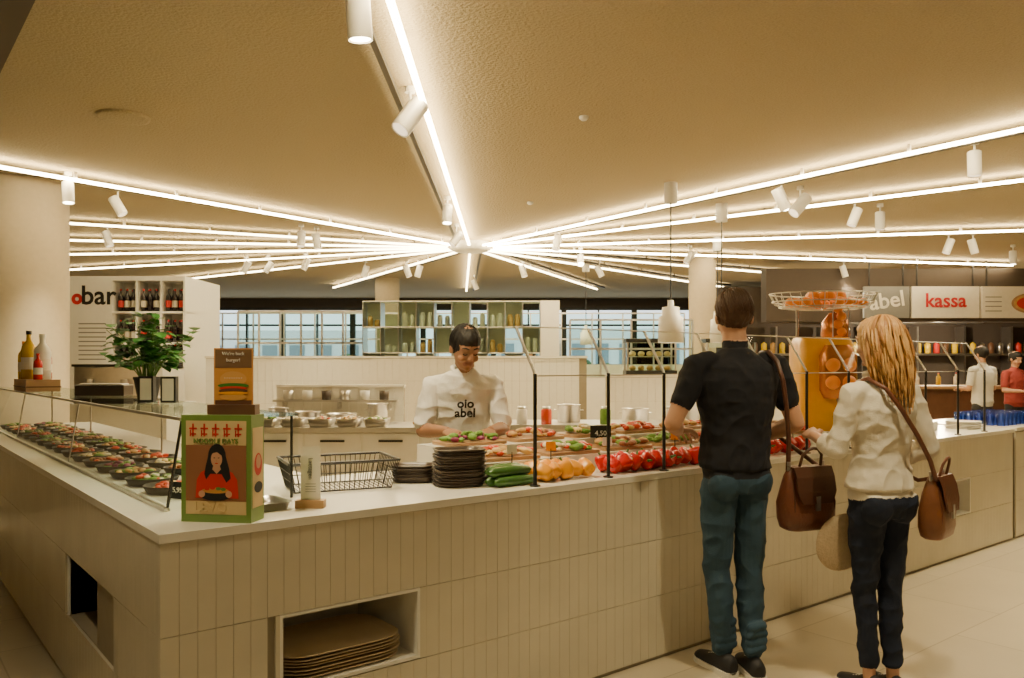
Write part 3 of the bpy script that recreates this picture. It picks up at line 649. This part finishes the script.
# ================================================================= PEOPLE
def remesh(mb, vox, it):
    ob = bpy.data.objects.new('tmp', mb.mesh()); bpy.context.collection.objects.link(ob)
    r = ob.modifiers.new('r', 'REMESH'); r.mode = 'VOXEL'; r.voxel_size = vox; r.use_smooth_shade = True
    if it:
        sm = ob.modifiers.new('s', 'SMOOTH'); sm.iterations = it; sm.factor = .5
    dg = bpy.context.evaluated_depsgraph_get(); me = bpy.data.meshes.new_from_object(ob.evaluated_get(dg))
    v = np.empty(len(me.vertices) * 3); me.vertices.foreach_get('co', v); v = v.reshape(-1, 3)
    nn = np.array([tuple(x.normal) for x in me.vertices]); f = [tuple(p.vertices) for p in me.polygons]
    bpy.data.objects.remove(ob); return v, nn, f
mat_dummy = mat('skin_base', (.5, .3, .2), .5)
class Body:
    def __init__(s): s.mb = MB('b'); s.bones = []; s.d = mat_dummy
    def limb(s, p0, p1, r0, r1, lab, T=None):
        p0, p1 = Vector(p0), Vector(p1)
        if T is not None: p0, p1 = T @ p0, T @ p1
        s.mb.ell(p0, r0, s.d, 18, 12); s.mb.ell(p1, r1, s.d, 18, 12)
        d = (p1 - p0)
        if d.length > 1e-4: s.mb.cyl(p0, p1, r0, r1, s.d, 18)
        s.bones.append((p0, p1, r0, r1, lab))
    def rings(s, rs, lab, T=None, n=28):
        T = T or I4; out = []
        for (x, y, z, rx, ry) in rs:
            out.append([T @ Vector((x + rx * math.copysign(abs(math.cos(t)) ** .9, math.cos(t)), y + ry * math.copysign(abs(math.sin(t)) ** .9, math.sin(t)), z)) for t in [2 * math.pi * i / n for i in range(n)]])
        s.mb.loft(out, s.d)
        for a, b in zip(rs, rs[1:]):
            for sg in (-1, 0, 1):
                oa, ob_ = sg * max(0, a[3] - a[4]), sg * max(0, b[3] - b[4])
                s.bones.append((T @ Vector((a[0] + oa, a[1], a[2])), T @ Vector((b[0] + ob_, b[1], b[2])), min(a[3], a[4]), min(b[3], b[4]), lab))
    def ell(s, c, r, lab, T=None, rot=None):
        T = T or I4; s.mb.ell(c, r, s.d, 20, 14, M=T, rot=rot); q = T @ Vector(c); s.bones.append((q, q + Vector((0, 0, .001)), sum(r) / 3, sum(r) / 3, lab))
    def finish(s, out, mats, vox=.005, it=3, cloth=(), amp=.006):
        v, nn, f = remesh(s.mb, vox, it)
        A = np.array([tuple(b[0]) for b in s.bones]); B = np.array([tuple(b[1]) for b in s.bones]); ra = np.array([b[2] for b in s.bones]); rb = np.array([b[3] for b in s.bones])
        labs = [b[4] for b in s.bones]
        best = np.full(len(v), 1e9); bi = np.zeros(len(v), int)
        for k in range(len(A)):
            ab = B[k] - A[k]; t = np.clip(((v - A[k]) @ ab) / max(1e-9, ab @ ab), 0, 1)
            d = np.linalg.norm(v - (A[k] + t[:, None] * ab), axis=1) - (ra[k] + t * (rb[k] - ra[k]))
            w = d < best; best[w] = d[w]; bi[w] = k
        vl = [labs[i] for i in bi]
        for i in range(len(v)):
            if vl[i] in cloth:
                p = v[i]; q = Vector((p[0] * 8 + p[2] * 3, p[1] * 8, p[2] * 9 - 4 * p[0]))
                a = 1 - 2 * abs(noise.noise(q)) ** .8 + .35 * noise.noise(q * 3.1); v[i] = p + nn[i] * amp * (a - .3)
            elif vl[i] == 'hair':
                p = v[i]; v[i] = p + nn[i] * .005 * noise.noise(Vector((p[0] * 70, p[1] * 70, p[2] * 22)))
        groups = {}
        for q in f:
            ls = [vl[i] for i in q]; l = max(set(ls), key=ls.count); groups.setdefault(l, []).append(q)
        b = len(out.v); out.v += [out.M @ Vector(p) for p in v]
        for l, fs in groups.items():
            k = out.mi(mats[l])
            for q in fs: out.f.append(tuple(b + i for i in q)); out.m.append(k); out.s.append(True)
SK = [(0, .030, -.118, .022, .022), (0, .032, -.105, .040, .045), (0, .022, -.08, .053, .064), (0, .012, -.04, .064, .080), (0, .004, 0, .072, .092), (0, -.003, .04, .077, .098), (0, -.008, .075, .071, .092), (0, -.01, .10, .053, .07), (0, -.01, .117, .022, .03)]
def head(b, Th, hair='short'):
    b.rings(SK, 'skin', Th)
    b.limb((0, .088, .012), (0, .108, -.026), .008, .012, 'skin', Th)
    for sx in (-1, 1):
        b.ell((sx * .010, .100, -.030), (.009, .010, .008), 'skin', Th)
        b.ell((sx * .080, -.005, -.012), (.011, .020, .032), 'skin', Th, Matrix.Rotation(sx * .3, 3, 'Z'))
        b.limb((sx * .014, .090, .030), (sx * .05, .078, .030), .008, .007, 'skin', Th)
        b.ell((sx * .042, .070, -.035), (.022, .02, .022), 'skin', Th)
    b.limb((-.018, .088, -.062), (.018, .088, -.062), .006, .006, 'lips', Th)
    b.ell((0, .082, -.098), (.018, .014, .014), 'skin', Th)
    if hair == 'short':
        b.ell((0, -.024, .025), (.085, .098, .098), 'hair', Th); b.ell((0, 0, .066), (.077, .092, .062), 'hair', Th)
    elif hair == 'long':
        b.ell((0, -.024, .020), (.090, .103, .112), 'hair', Th); b.ell((0, 0, .070), (.080, .092, .060), 'hair', Th)
def hair_tufts(out, Th, mt, n=220, ln=.035):
    for i in range(n):
        a = R.uniform(0, 6.28); ph = R.uniform(.05, 1.75)
        if math.sin(a) > .1 and ph > 1.0: continue
        pts = []
        for k in range(4):
            q = min(ph + k * ln / .1 * .9, 1.95 + .001 * k); g = 1.01 + .03 * math.sin(k) + .01 * R.random()
            pts.append((.084 * g * math.sin(q) * math.cos(a + .08 * k), -.020 + .098 * g * math.sin(q) * math.sin(a + .08 * k), .030 + .098 * g * math.cos(q)))
        out.tube(pts, [.003, .0045, .004, .0015], mt, 5, M=Th)
def face_extra(out, Th, dark, closed=False):
    for sx in (-1, 1):
        if not closed:
            out.ell((sx * .031, .082, .006), (.013, .009, .008), M_white, 12, 8, M=Th); out.ell((sx * .031, .090, .006), (.006, .003, .006), M_blackp, 10, 6, M=Th)
        else:
            out.tube([(sx * .018, .092, .000), (sx * .031, .094, -.004), (sx * .044, .086, -.001)], .003, dark, 6, M=Th)
        out.tube([(sx * .014, .098, .034), (sx * .034, .094, .040), (sx * .052, .082, .034)], [.003, .0045, .002], dark, 6, M=Th)
def hand(out, wrist, d, n, side, mt, curl=.5, s=1.0):
    y = Vector(d).normalized(); z = Vector(n); z = (z - y * z.dot(y)).normalized(); x = y.cross(z)
    T = Matrix(((x.x * s, y.x * s, z.x * s, wrist[0]), (x.y * s, y.y * s, z.y * s, wrist[1]), (x.z * s, y.z * s, z.z * s, wrist[2]), (0, 0, 0, 1)))
    hb = MB('h'); k = side
    def cap(a, b, r0, r1):
        hb.ell(a, r0, mat_dummy, 12, 8); hb.ell(b, r1, mat_dummy, 12, 8); hb.cyl(a, b, r0, r1, mat_dummy, 12)
    rr = []
    for (yy, w, t, zc) in [(-.02, .026, .022, 0), (.0, .028, .020, 0), (.03, .038, .018, 0), (.07, .042, .015, 0), (.092, .040, .012, 0), (.1, .03, .007, 0)]:
        rr.append([(w * math.cos(a), yy, zc + t * math.sin(a)) for a in [2 * math.pi * i / 20 for i in range(20)]])
    hb.loft(rr, mat_dummy)
    for fx, L, r, sp in ((.031, .070, .0088, .10), (.0105, .079, .0092, .03), (-.0105, .073, .0088, -.04), (-.031, .057, .0078, -.12)):
        p = Vector((fx * k, .085, 0)); ang = curl * .35
        for q, (fr, rad_) in enumerate(((.45, r), (.30, r * .92), (.25, r * .84))):
            dv = Vector((math.sin(sp) * k * math.cos(ang), math.cos(ang), -math.sin(ang)))
            p2 = p + dv * L * fr * 1.12; cap(p, p2, rad_, rad_ * .93); p = p2; ang += curl * .75
    p0 = Vector((.024 * k, .015, -.006)); p1 = Vector((.050 * k, .052, -.016)); p2 = Vector((.060 * k, .082, -.024 - .012 * curl)); p3 = Vector((.060 * k - .006 * k * curl, .106, -.030 - .02 * curl))
    cap(p0, p1, .015, .012); cap(p1, p2, .0115, .010); cap(p2, p3, .010, .0085)
    v, nn, f = remesh(hb, .0028, 2)
    out.add([Vector(p) for p in v], f, mt, True, T)
def shoe(out, ax, ay, yaw, up, sole, s=1.0, lift=0):
    T = TR(ax, ay, lift, yaw, s=s); n = 18
    prof = [(-.085, .022, .030, .040), (-.075, .034, .052, .045), (-.03, .037, .058, .045), (.03, .040, .046, .038), (.09, .047, .034, .032), (.15, .046, .028, .028), (.185, .034, .022, .025), (.198, .016, .014, .022)]
    out.loft([[(w * math.cos(t), y, max(.012, zc + h * math.sin(t))) for t in [2 * math.pi * i / n for i in range(n)]] for y, w, h, zc in prof], up, True, True, T)
    out.loft([[((w + .006) * sx, y, z) for sx, z in ((-1, 0), (1, 0), (1, .024), (-1, .024))] for y, w, h, zc in prof], sole, False, True, T)
    for k in range(4): out.tube([(-.018, .05 + k * .018, .078 - k * .007), (.018, .05 + k * .018, .078 - k * .007)], .003, sole, 5, M=T)
def satchel(name, M, mt, mt2, w=.28, d=.10, h=.28):
    m = MB(name, M); rings = []; q = h / .28
    for z, ww, dd in ((0, .74, .7), (.012, .90, .95), (.05, 1.0, 1.12), (.12, 1.02, 1.05), (.19, .92, .82), (.24, .80, .55), (.275, .70, .36), (.285, .62, .25)):
        rings.append([(p[0] * (1 + .03 * math.sin(z * 60)), p[1], p[2] - .02 * math.cos(p[0] / w * 3.1) * (z > .2)) for p in rrect(w * ww, d * dd, d * dd * .42, z * q, 6)])
    m.loft(rings, mt); fl = []
    for z, y in ((.272, -.0), (.272, -.035), (.23, -.052), (.17, -.062), (.12, -.066)):
        k = .38 if z > .13 else .30
        fl.append([(-w * k, y * d / .1 - .004, z * q), (w * k, y * d / .1 - .004, z * q), (w * k, y * d / .1 + .004, z * q - .002), (-w * k, y * d / .1 + .004, z * q - .002)])
    m.loft(fl, mt2, False)
    m.box(-.012, .012, -d * .70, -d * .62, .09 * q, .15 * q, M_steel)
    for sx in (-1, 1):
        m.cyl((sx * w * .34, 0, .25 * q), (sx * w * .34, 0, .29 * q), .010, .010, M_steel, 10)
        m.tube([(sx * w * .22, -.02, .25 * q), (sx * w * .19, -.04, .32 * q), (sx * w * .09, -.05, .345 * q), (0, -.05, .35 * q)], .007, mt2, 8)
        m.tube([(sx * w * .38, -d * .42, .03), (sx * w * .40, -d * .5, .12 * q), (sx * w * .36, -d * .3, .22 * q)], .004, mt2, 6)
    return m

SKIN = mat('skin_light', (.56, .31, .19), .5, var=.06); SKIN2 = mat('skin_tan', (.34, .17, .09), .5, var=.06); LIPS = mat('lips', (.40, .13, .10), .5); LIPS2 = mat('lips_tan', (.26, .10, .07), .5)
HAIRB = mat('hair_brown', (.075, .034, .016), .55, var=.4, scale=60); HAIRK = mat('hair_black', (.01, .008, .007), .65, var=.3); HAIRL = mat('hair_blonde', (.62, .36, .13), .45, var=.35, scale=50)
TEE = mat('tshirt_navy', (.006, .007, .013), .85, var=.2, scale=30, bump=.2, bscale=300)
def denim(name, col): return mat(name, col, .85, var=.5, scale=6, bump=.25, bscale=220, detail=6)
JEANS = denim('denim_blue', (.026, .062, .10)); NAVY = denim('trousers_navy', (.007, .013, .034)); JACK = mat('jacket_cream', (.74, .68, .56), .75, var=.08, scale=14, bump=.2, bscale=200)
CHEFW = mat('chef_white', (.78, .76, .71), .8, var=.05, bump=.15, bscale=150); APRON = mat('apron_dark', (.03, .03, .035), .8); SHOE = mat('shoe_black', (.015, .015, .018), .6); SOLE = mat('sole_white', (.7, .68, .62), .5)
LEA = mat('leather_brown', (.13, .042, .020), .38, var=.3, scale=14, bump=.15, bscale=90); LEA2 = mat('leather_dark', (.07, .025, .013), .4, var=.2); LEA3 = mat('leather_cognac', (.20, .075, .03), .38, var=.25, scale=14, bump=.15, bscale=90)

# ---- man customer
MM = TR(2.578, -.347, 0, YAW + rad(13), s=1.033)
out = MB('man_customer', MM); b = Body()
b.rings([(0, 0, .86, .145, .110), (0, 0, .92, .162, .118), (0, 0, .99, .156, .112), (0, 0, 1.05, .14, .10)], 'jeans')
b.rings([(0, 0, .968, .172, .124), (0, 0, 1.0, .172, .125), (0, 0, 1.08, .164, .118), (0, -.002, 1.17, .168, .116), (0, -.008, 1.28, .190, .125), (0, -.012, 1.38, .203, .124), (0, -.012, 1.44, .184, .108), (0, -.008, 1.49, .120, .082), (0, -.004, 1.525, .068, .064)], 'shirt')
b.limb((0, -.005, 1.50), (0, .01, 1.60), .060, .056, 'skin')
for sx, hip, knee, ank in ((-1, (-.082, 0, .90), (-.078, .035, .49), (-.055, .02, .12)), (1, (.082, 0, .90), (.078, .01, .49), (.060, -.06, .12))):
    b.limb(hip, knee, .088, .064, 'jeans'); c1 = (knee[0] + (ank[0] - knee[0]) * .35, knee[1] - .02, .36); b.limb(knee, c1, .064, .062, 'jeans'); b.limb(c1, ank, .062, .048, 'jeans')
    b.ell((hip[0], -.05, .90), (.083, .07, .08), 'jeans')
    for k in range(4): b.limb((ank[0] - .03, ank[1] - .03, .13 + k * .035), (ank[0] + .03, ank[1] - .03, .14 + k * .035), .022, .022, 'jeans')
arms = {-1: ((-.200, -.01, 1.445), (-.315, .0, 1.185), (-.20, .20, 1.13)), 1: ((.200, -.01, 1.445), (.30, -.03, 1.175), (.19, .17, 1.08))}
for sx, (sh, el, wr) in arms.items():
    sh, el, wr = Vector(sh), Vector(el), Vector(wr)
    b.limb(sh + Vector((-sx * .06, 0, .015)), sh, .056, .062, 'shirt'); b.limb(sh, sh.lerp(el, .58), .062, .060, 'shirt')
    b.limb(sh.lerp(el, .5), el, .047, .041, 'skin'); b.limb(el, el.lerp(wr, .35), .041, .042, 'skin'); b.limb(el.lerp(wr, .35), wr, .042, .028, 'skin')
Th = TR(0, .015, 1.683, rad(-14), rad(-12)); head(b, Th)
b.finish(out, dict(skin=SKIN, hair=HAIRB, shirt=TEE, jeans=JEANS, lips=LIPS), cloth=('shirt', 'jeans'), amp=.009)
face_extra(out, Th, HAIRB); hair_tufts(out, Th, HAIRB)
for sx, (sh, el, wr) in arms.items():
    d = (Vector(wr) - Vector(el)).normalized(); hand(out, wr, d * .8 + Vector((-sx * .35, .2, 0)), (sx * .5, 0, .9), -sx, SKIN, .8)
shoe(out, -.055, .02, rad(8), SHOE, SOLE); shoe(out, .062, -.06, rad(-12), SHOE, SOLE)
out.done()
m = satchel('leather_handbag', MM @ TR(.262, -.175, .70, rad(8)), LEA, LEA2, .28, .12, .30)
m.M = MM
m.tube([(.17, -.175, .97), (.178, -.170, 1.1), (.172, -.162, 1.25), (.160, -.150, 1.38), (.150, -.115, 1.47), (.145, -.05, 1.515), (.145, .02, 1.51), (.155, .11, 1.44), (.19, .135, 1.30), (.27, .12, 1.12), (.34, -.04, 1.02), (.355, -.16, .97)], .011, LEA2, 8)
m.done()

# ---- woman customer
MW = TR(2.895, -.909, 0, YAW + rad(20), s=.955)
out = MB('woman_customer', MW); b = Body()
b.rings([(0, 0, .85, .145, .115), (0, -.005, .92, .162, .125), (0, 0, 1.0, .146, .108), (0, 0, 1.06, .12, .09)], 'pants')
b.rings([(0, 0, .985, .172, .130), (0, 0, 1.01, .170, .126), (0, 0, 1.08, .150, .108), (0, 0, 1.15, .142, .102), (0, -.004, 1.26, .160, .112), (0, -.01, 1.36, .176, .112), (0, -.01, 1.43, .160, .098), (0, -.006, 1.48, .11, .078), (0, -.0, 1.53, .062, .058)], 'jacket')
b.limb((0, 0, 1.48), (0, .012, 1.60), .048, .046, 'skin')
for sx, hip, knee, ank in ((-1, (-.078, 0, .89), (-.066, .03, .49), (-.050, .02, .15)), (1, (.078, 0, .89), (.068, .01, .49), (.055, -.02, .15))):
    b.limb(hip, knee, .088, .056, 'pants'); b.limb(knee, ank, .056, .043, 'pants'); b.ell((hip[0], -.055, .90), (.083, .075, .085), 'pants')
    b.limb((ank[0], ank[1], .2), (ank[0], ank[1] - .005, .055), .032, .029, 'skin')
arms = {-1: ((-.175, -.01, 1.425), (-.235, .03, 1.17), (-.20, .23, 1.22)), 1: ((.175, -.01, 1.425), (.265, -.04, 1.17), (.20, .15, 1.07))}
for sx, (sh, el, wr) in arms.items():
    sh, el, wr = Vector(sh), Vector(el), Vector(wr)
    b.limb(sh + Vector((-sx * .06, 0, .015)), sh, .052, .056, 'jacket'); b.limb(sh, el, .056, .050, 'jacket'); b.limb(el, el.lerp(wr, .4), .050, .046, 'jacket')
    b.limb(el.lerp(wr, .3), wr, .034, .024, 'skin')
Th = TR(0, .015, 1.680, rad(12), rad(-6), s=.97); head(b, Th, 'long')
b.finish(out, dict(skin=SKIN, hair=HAIRL, jacket=JACK, pants=NAVY, lips=LIPS), cloth=('jacket', 'pants'), amp=.010)
face_extra(out, Th, HAIRB)
HAIRL2 = mat('hair_blonde_dark', (.40, .19, .06), .45, var=.3, scale=50)
for i in range(230):
    a = math.pi * (1.0 + R.uniform(-.12, 1.12)); rr = R.uniform(.86, 1.10); ln = R.uniform(.24, .38)
    x0, y0 = .085 * math.cos(a) * rr, -.02 + .10 * math.sin(a) * rr * .95
    z0 = 1.70 + R.uniform(-.03, .06); ph = R.uniform(0, 6.28); q = 1 if abs(math.cos(a)) < .8 else .8
    pts = []; rads = []
    for k in range(10):
        u = k / 9; w = .018 * math.sin(ph + u * 11) * u
        xx = x0 * (1 - .25 * u + .36 * math.sin(3 * u)) + w + .035 * u * u; yy = y0 - .02 * u - .02 * math.sin(u * 3.1) + w * .6
        pts.append((xx, yy, z0 - ln * q * u)); rads.append(.0068 * (1 - .75 * u) * (0.4 if k == 0 else 1))
    out.tube(pts, rads, HAIRL if R.random() < .65 else HAIRL2, 6)
for i in range(90):
    a = R.uniform(0, 6.28); pts = []
    for k in range(7):
        ph = .15 + 1.35 * k / 6; pts.append((.092 * math.sin(ph) * math.cos(a), -.018 + .105 * math.sin(ph) * math.sin(a), 1.70 + .112 * math.cos(ph)))
    if math.sin(a) < .45: out.tube(pts, [.003, .004, .005, .006, .006, .005, .004], HAIRL if R.random() < .65 else HAIRL2, 5)
for sx, (sh, el, wr) in arms.items():
    d = (Vector(wr) - Vector(el)).normalized(); hand(out, wr, d * .8 + Vector((-sx * .3, .2, 0)), (sx * .6, 0, .8), -sx, SKIN, .8, .9)
shoe(out, -.05, .02, rad(6), SHOE, SOLE, .9); shoe(out, .055, -.02, rad(-8), SHOE, SOLE, .9)
out.tube([(.065, .03, 1.525), (.07, -.03, 1.535), (.035, -.065, 1.54), (-.035, -.065, 1.54), (-.07, -.03, 1.535), (-.065, .03, 1.525)], .016, JACK, 8)
out.done()
m = satchel('leather_shoulder_bag', MW @ TR(.25, -.10, .745, rad(25)), LEA3, LEA, .24, .11, .31)
m.M = MW
m.tube([(.18, -.16, 1.03), (.14, -.165, 1.12), (.07, -.158, 1.24), (-.02, -.155, 1.36), (-.085, -.125, 1.46), (-.11, -.04, 1.505), (-.105, .03, 1.49), (-.06, .115, 1.38), (.04, .14, 1.22), (.15, .145, 1.08), (.27, .03, 1.0), (.32, -.08, 1.03)], .011, LEA, 8)
m.done()
m = MB('sun_hat', MW @ TR(-.115, .115, .70, rad(-6), rad(-84)))
M_straw = mat('straw', (.56, .44, .28), .8, var=.2, scale=60, bump=.4, bscale=120)
m.lathe([(.145, .012), (.12, .004), (.085, 0), (.078, .05), (.066, .08), (.03, .09), (0, .09)], M_straw, 32); m.lathe([(.143, .008), (.12, 0), (.085, -.004), (.0, .0)], M_straw, 32)
m.lathe([(.087, .002), (.083, .028)], LEA, 32); m.done()

# ---- chef
MC = TR(2.05, 1.23, 0, rad(190) + YAW, s=.985)
out = MB('chef', MC); b = Body()
b.rings([(0, 0, .86, .145, .112), (0, 0, .94, .160, .122), (0, 0, 1.0, .150, .115)], 'apron')
b.rings([(0, .0, .93, .160, .130), (0, .01, 1.0, .160, .130), (0, .035, 1.08, .158, .128), (0, .06, 1.17, .164, .128), (0, .085, 1.27, .178, .128), (0, .115, 1.36, .184, .122), (0, .135, 1.42, .168, .106), (0, .155, 1.465, .115, .082), (0, .175, 1.50, .068, .062)], 'shirt')
b.limb((0, .16, 1.46), (0, .215, 1.56), .058, .054, 'skin')
for sx in (-1, 1):
    b.limb((sx * .088, 0, .9), (sx * .09, .03, .49), .09, .064, 'apron'); b.limb((sx * .09, .03, .49), (sx * .09, -.01, .12), .064, .048, 'apron')
arms = {1: ((.182, .125, 1.40), (.24, .15, 1.14), (.12, .36, 1.15)), -1: ((-.182, .125, 1.40), (-.23, .20, 1.15), (-.13, .38, 1.15))}
for sx, (sh, el, wr) in arms.items():
    sh, el, wr = Vector(sh), Vector(el), Vector(wr)
    b.limb(sh + Vector((-sx * .06, 0, .015)), sh, .056, .060, 'shirt'); b.limb(sh, sh.lerp(el, .85), .060, .058, 'shirt')
    b.limb(sh.lerp(el, .6), el, .044, .040, 'skin'); b.limb(el, el.lerp(wr, .35), .040, .041, 'skin'); b.limb(el.lerp(wr, .35), wr, .041, .028, 'skin')
Th = TR(0, .245, 1.625, rad(14), rad(-28)); head(b, Th)
b.finish(out, dict(skin=SKIN2, hair=HAIRK, shirt=CHEFW, apron=APRON, lips=LIPS2), cloth=('shirt', 'apron'), amp=.010)
face_extra(out, Th, HAIRK, True); hair_tufts(out, Th, HAIRK)
for sx, (sh, el, wr) in arms.items():
    d = (Vector(wr) - Vector(el)).normalized(); hand(out, wr, d + Vector((0, .2, -.15)), (sx * .3, .1, 1), -sx, SKIN2, .6)
shoe(out, -.09, -.01, rad(8), SHOE, SHOE); shoe(out, .09, -.01, rad(-8), SHOE, SHOE)
TL = TR(.0, .234, 1.25, rad(180), rad(18))
out.text('oio', .075, M_blackp, TL @ Matrix.Translation((0, -.012, .055)), depth=.003, bold=.002); out.text('abel', .075, M_blackp, TL @ Matrix.Translation((0, -.006, -.005)), depth=.003, bold=.002)
out.tube([(.06, .21, 1.475), (.065, .15, 1.51), (.03, .105, 1.52), (-.03, .105, 1.52), (-.065, .15, 1.51), (-.06, .21, 1.475)], .014, CHEFW, 8)
out.done()

def staff(x, y, yaw, shirt, s, capm=HAIRK, name='kitchen_worker'):
    Ms = HALL @ TR(x, y, 0, yaw, s=s); out = MB(name, Ms); b = Body()
    b.rings([(0, 0, .86, .150, .112), (0, 0, .94, .165, .122), (0, 0, 1.0, .155, .115)], 'apron')
    b.rings([(0, .0, .95, .170, .130), (0, .0, 1.08, .162, .122), (0, 0, 1.17, .168, .120), (0, 0, 1.30, .192, .124), (0, 0, 1.40, .19, .115), (0, 0, 1.47, .12, .082), (0, 0, 1.52, .066, .062)], 'shirt')
    b.limb((0, 0, 1.48), (0, .01, 1.6), .057, .053, 'skin')
    for sx in (-1, 1):
        b.limb((sx * .088, 0, .9), (sx * .09, .03, .49), .09, .064, 'apron'); b.limb((sx * .09, .03, .49), (sx * .09, -.01, .1), .064, .048, 'apron')
        sh, el, wr = Vector((sx * .2, 0, 1.43)), Vector((sx * .25, .02, 1.16)), Vector((sx * .15, .24, 1.15))
        b.limb(sh + Vector((-sx * .06, 0, .015)), sh, .058, .062, 'shirt'); b.limb(sh, sh.lerp(el, .7), .062, .058, 'shirt'); b.limb(sh.lerp(el, .5), el, .044, .04, 'skin'); b.limb(el, wr, .04, .028, 'skin')
    Th = TR(0, .02, 1.68, 0, rad(-15)); head(b, Th)
    b.finish(out, dict(skin=SKIN, hair=capm, shirt=shirt, apron=APRON, lips=LIPS), vox=.009, it=2, cloth=('shirt', 'apron'))
    for sx in (-1, 1): hand(out, (sx * .15, .24, 1.15), (-sx * .3, 1, 0), (0, 0, 1), -sx, SKIN)
    shoe(out, -.09, -.01, 0, SHOE, SHOE); shoe(out, .09, -.01, 0, SHOE, SHOE); out.done()
staff(7.1, 12.3, rad(20), CHEFW, .99); staff(7.95, 12.9, rad(200), mat('shirt_red', (.35, .05, .04), .8), .95); staff(.35, 15.0, rad(160), APRON, 1.0)

# ---------------------------------------------------------------- world + camera
w = bpy.data.worlds.new('World'); bpy.context.scene.world = w; w.use_nodes = True
bg = w.node_tree.nodes['Background']; bg.inputs[0].default_value = (.84, .91, 1.0, 1); bg.inputs[1].default_value = 2.6
cam = bpy.data.cameras.new('camera'); co = bpy.data.objects.new('camera', cam); bpy.context.collection.objects.link(co)
co.location = (CX, CY, EYE); co.rotation_euler = (math.pi / 2, 0, YAW)
cam.sensor_width = 36; cam.lens = FPX / 1024 * 36; cam.shift_y = 26 / 1024; cam.clip_end = 200
bpy.context.scene.camera = co
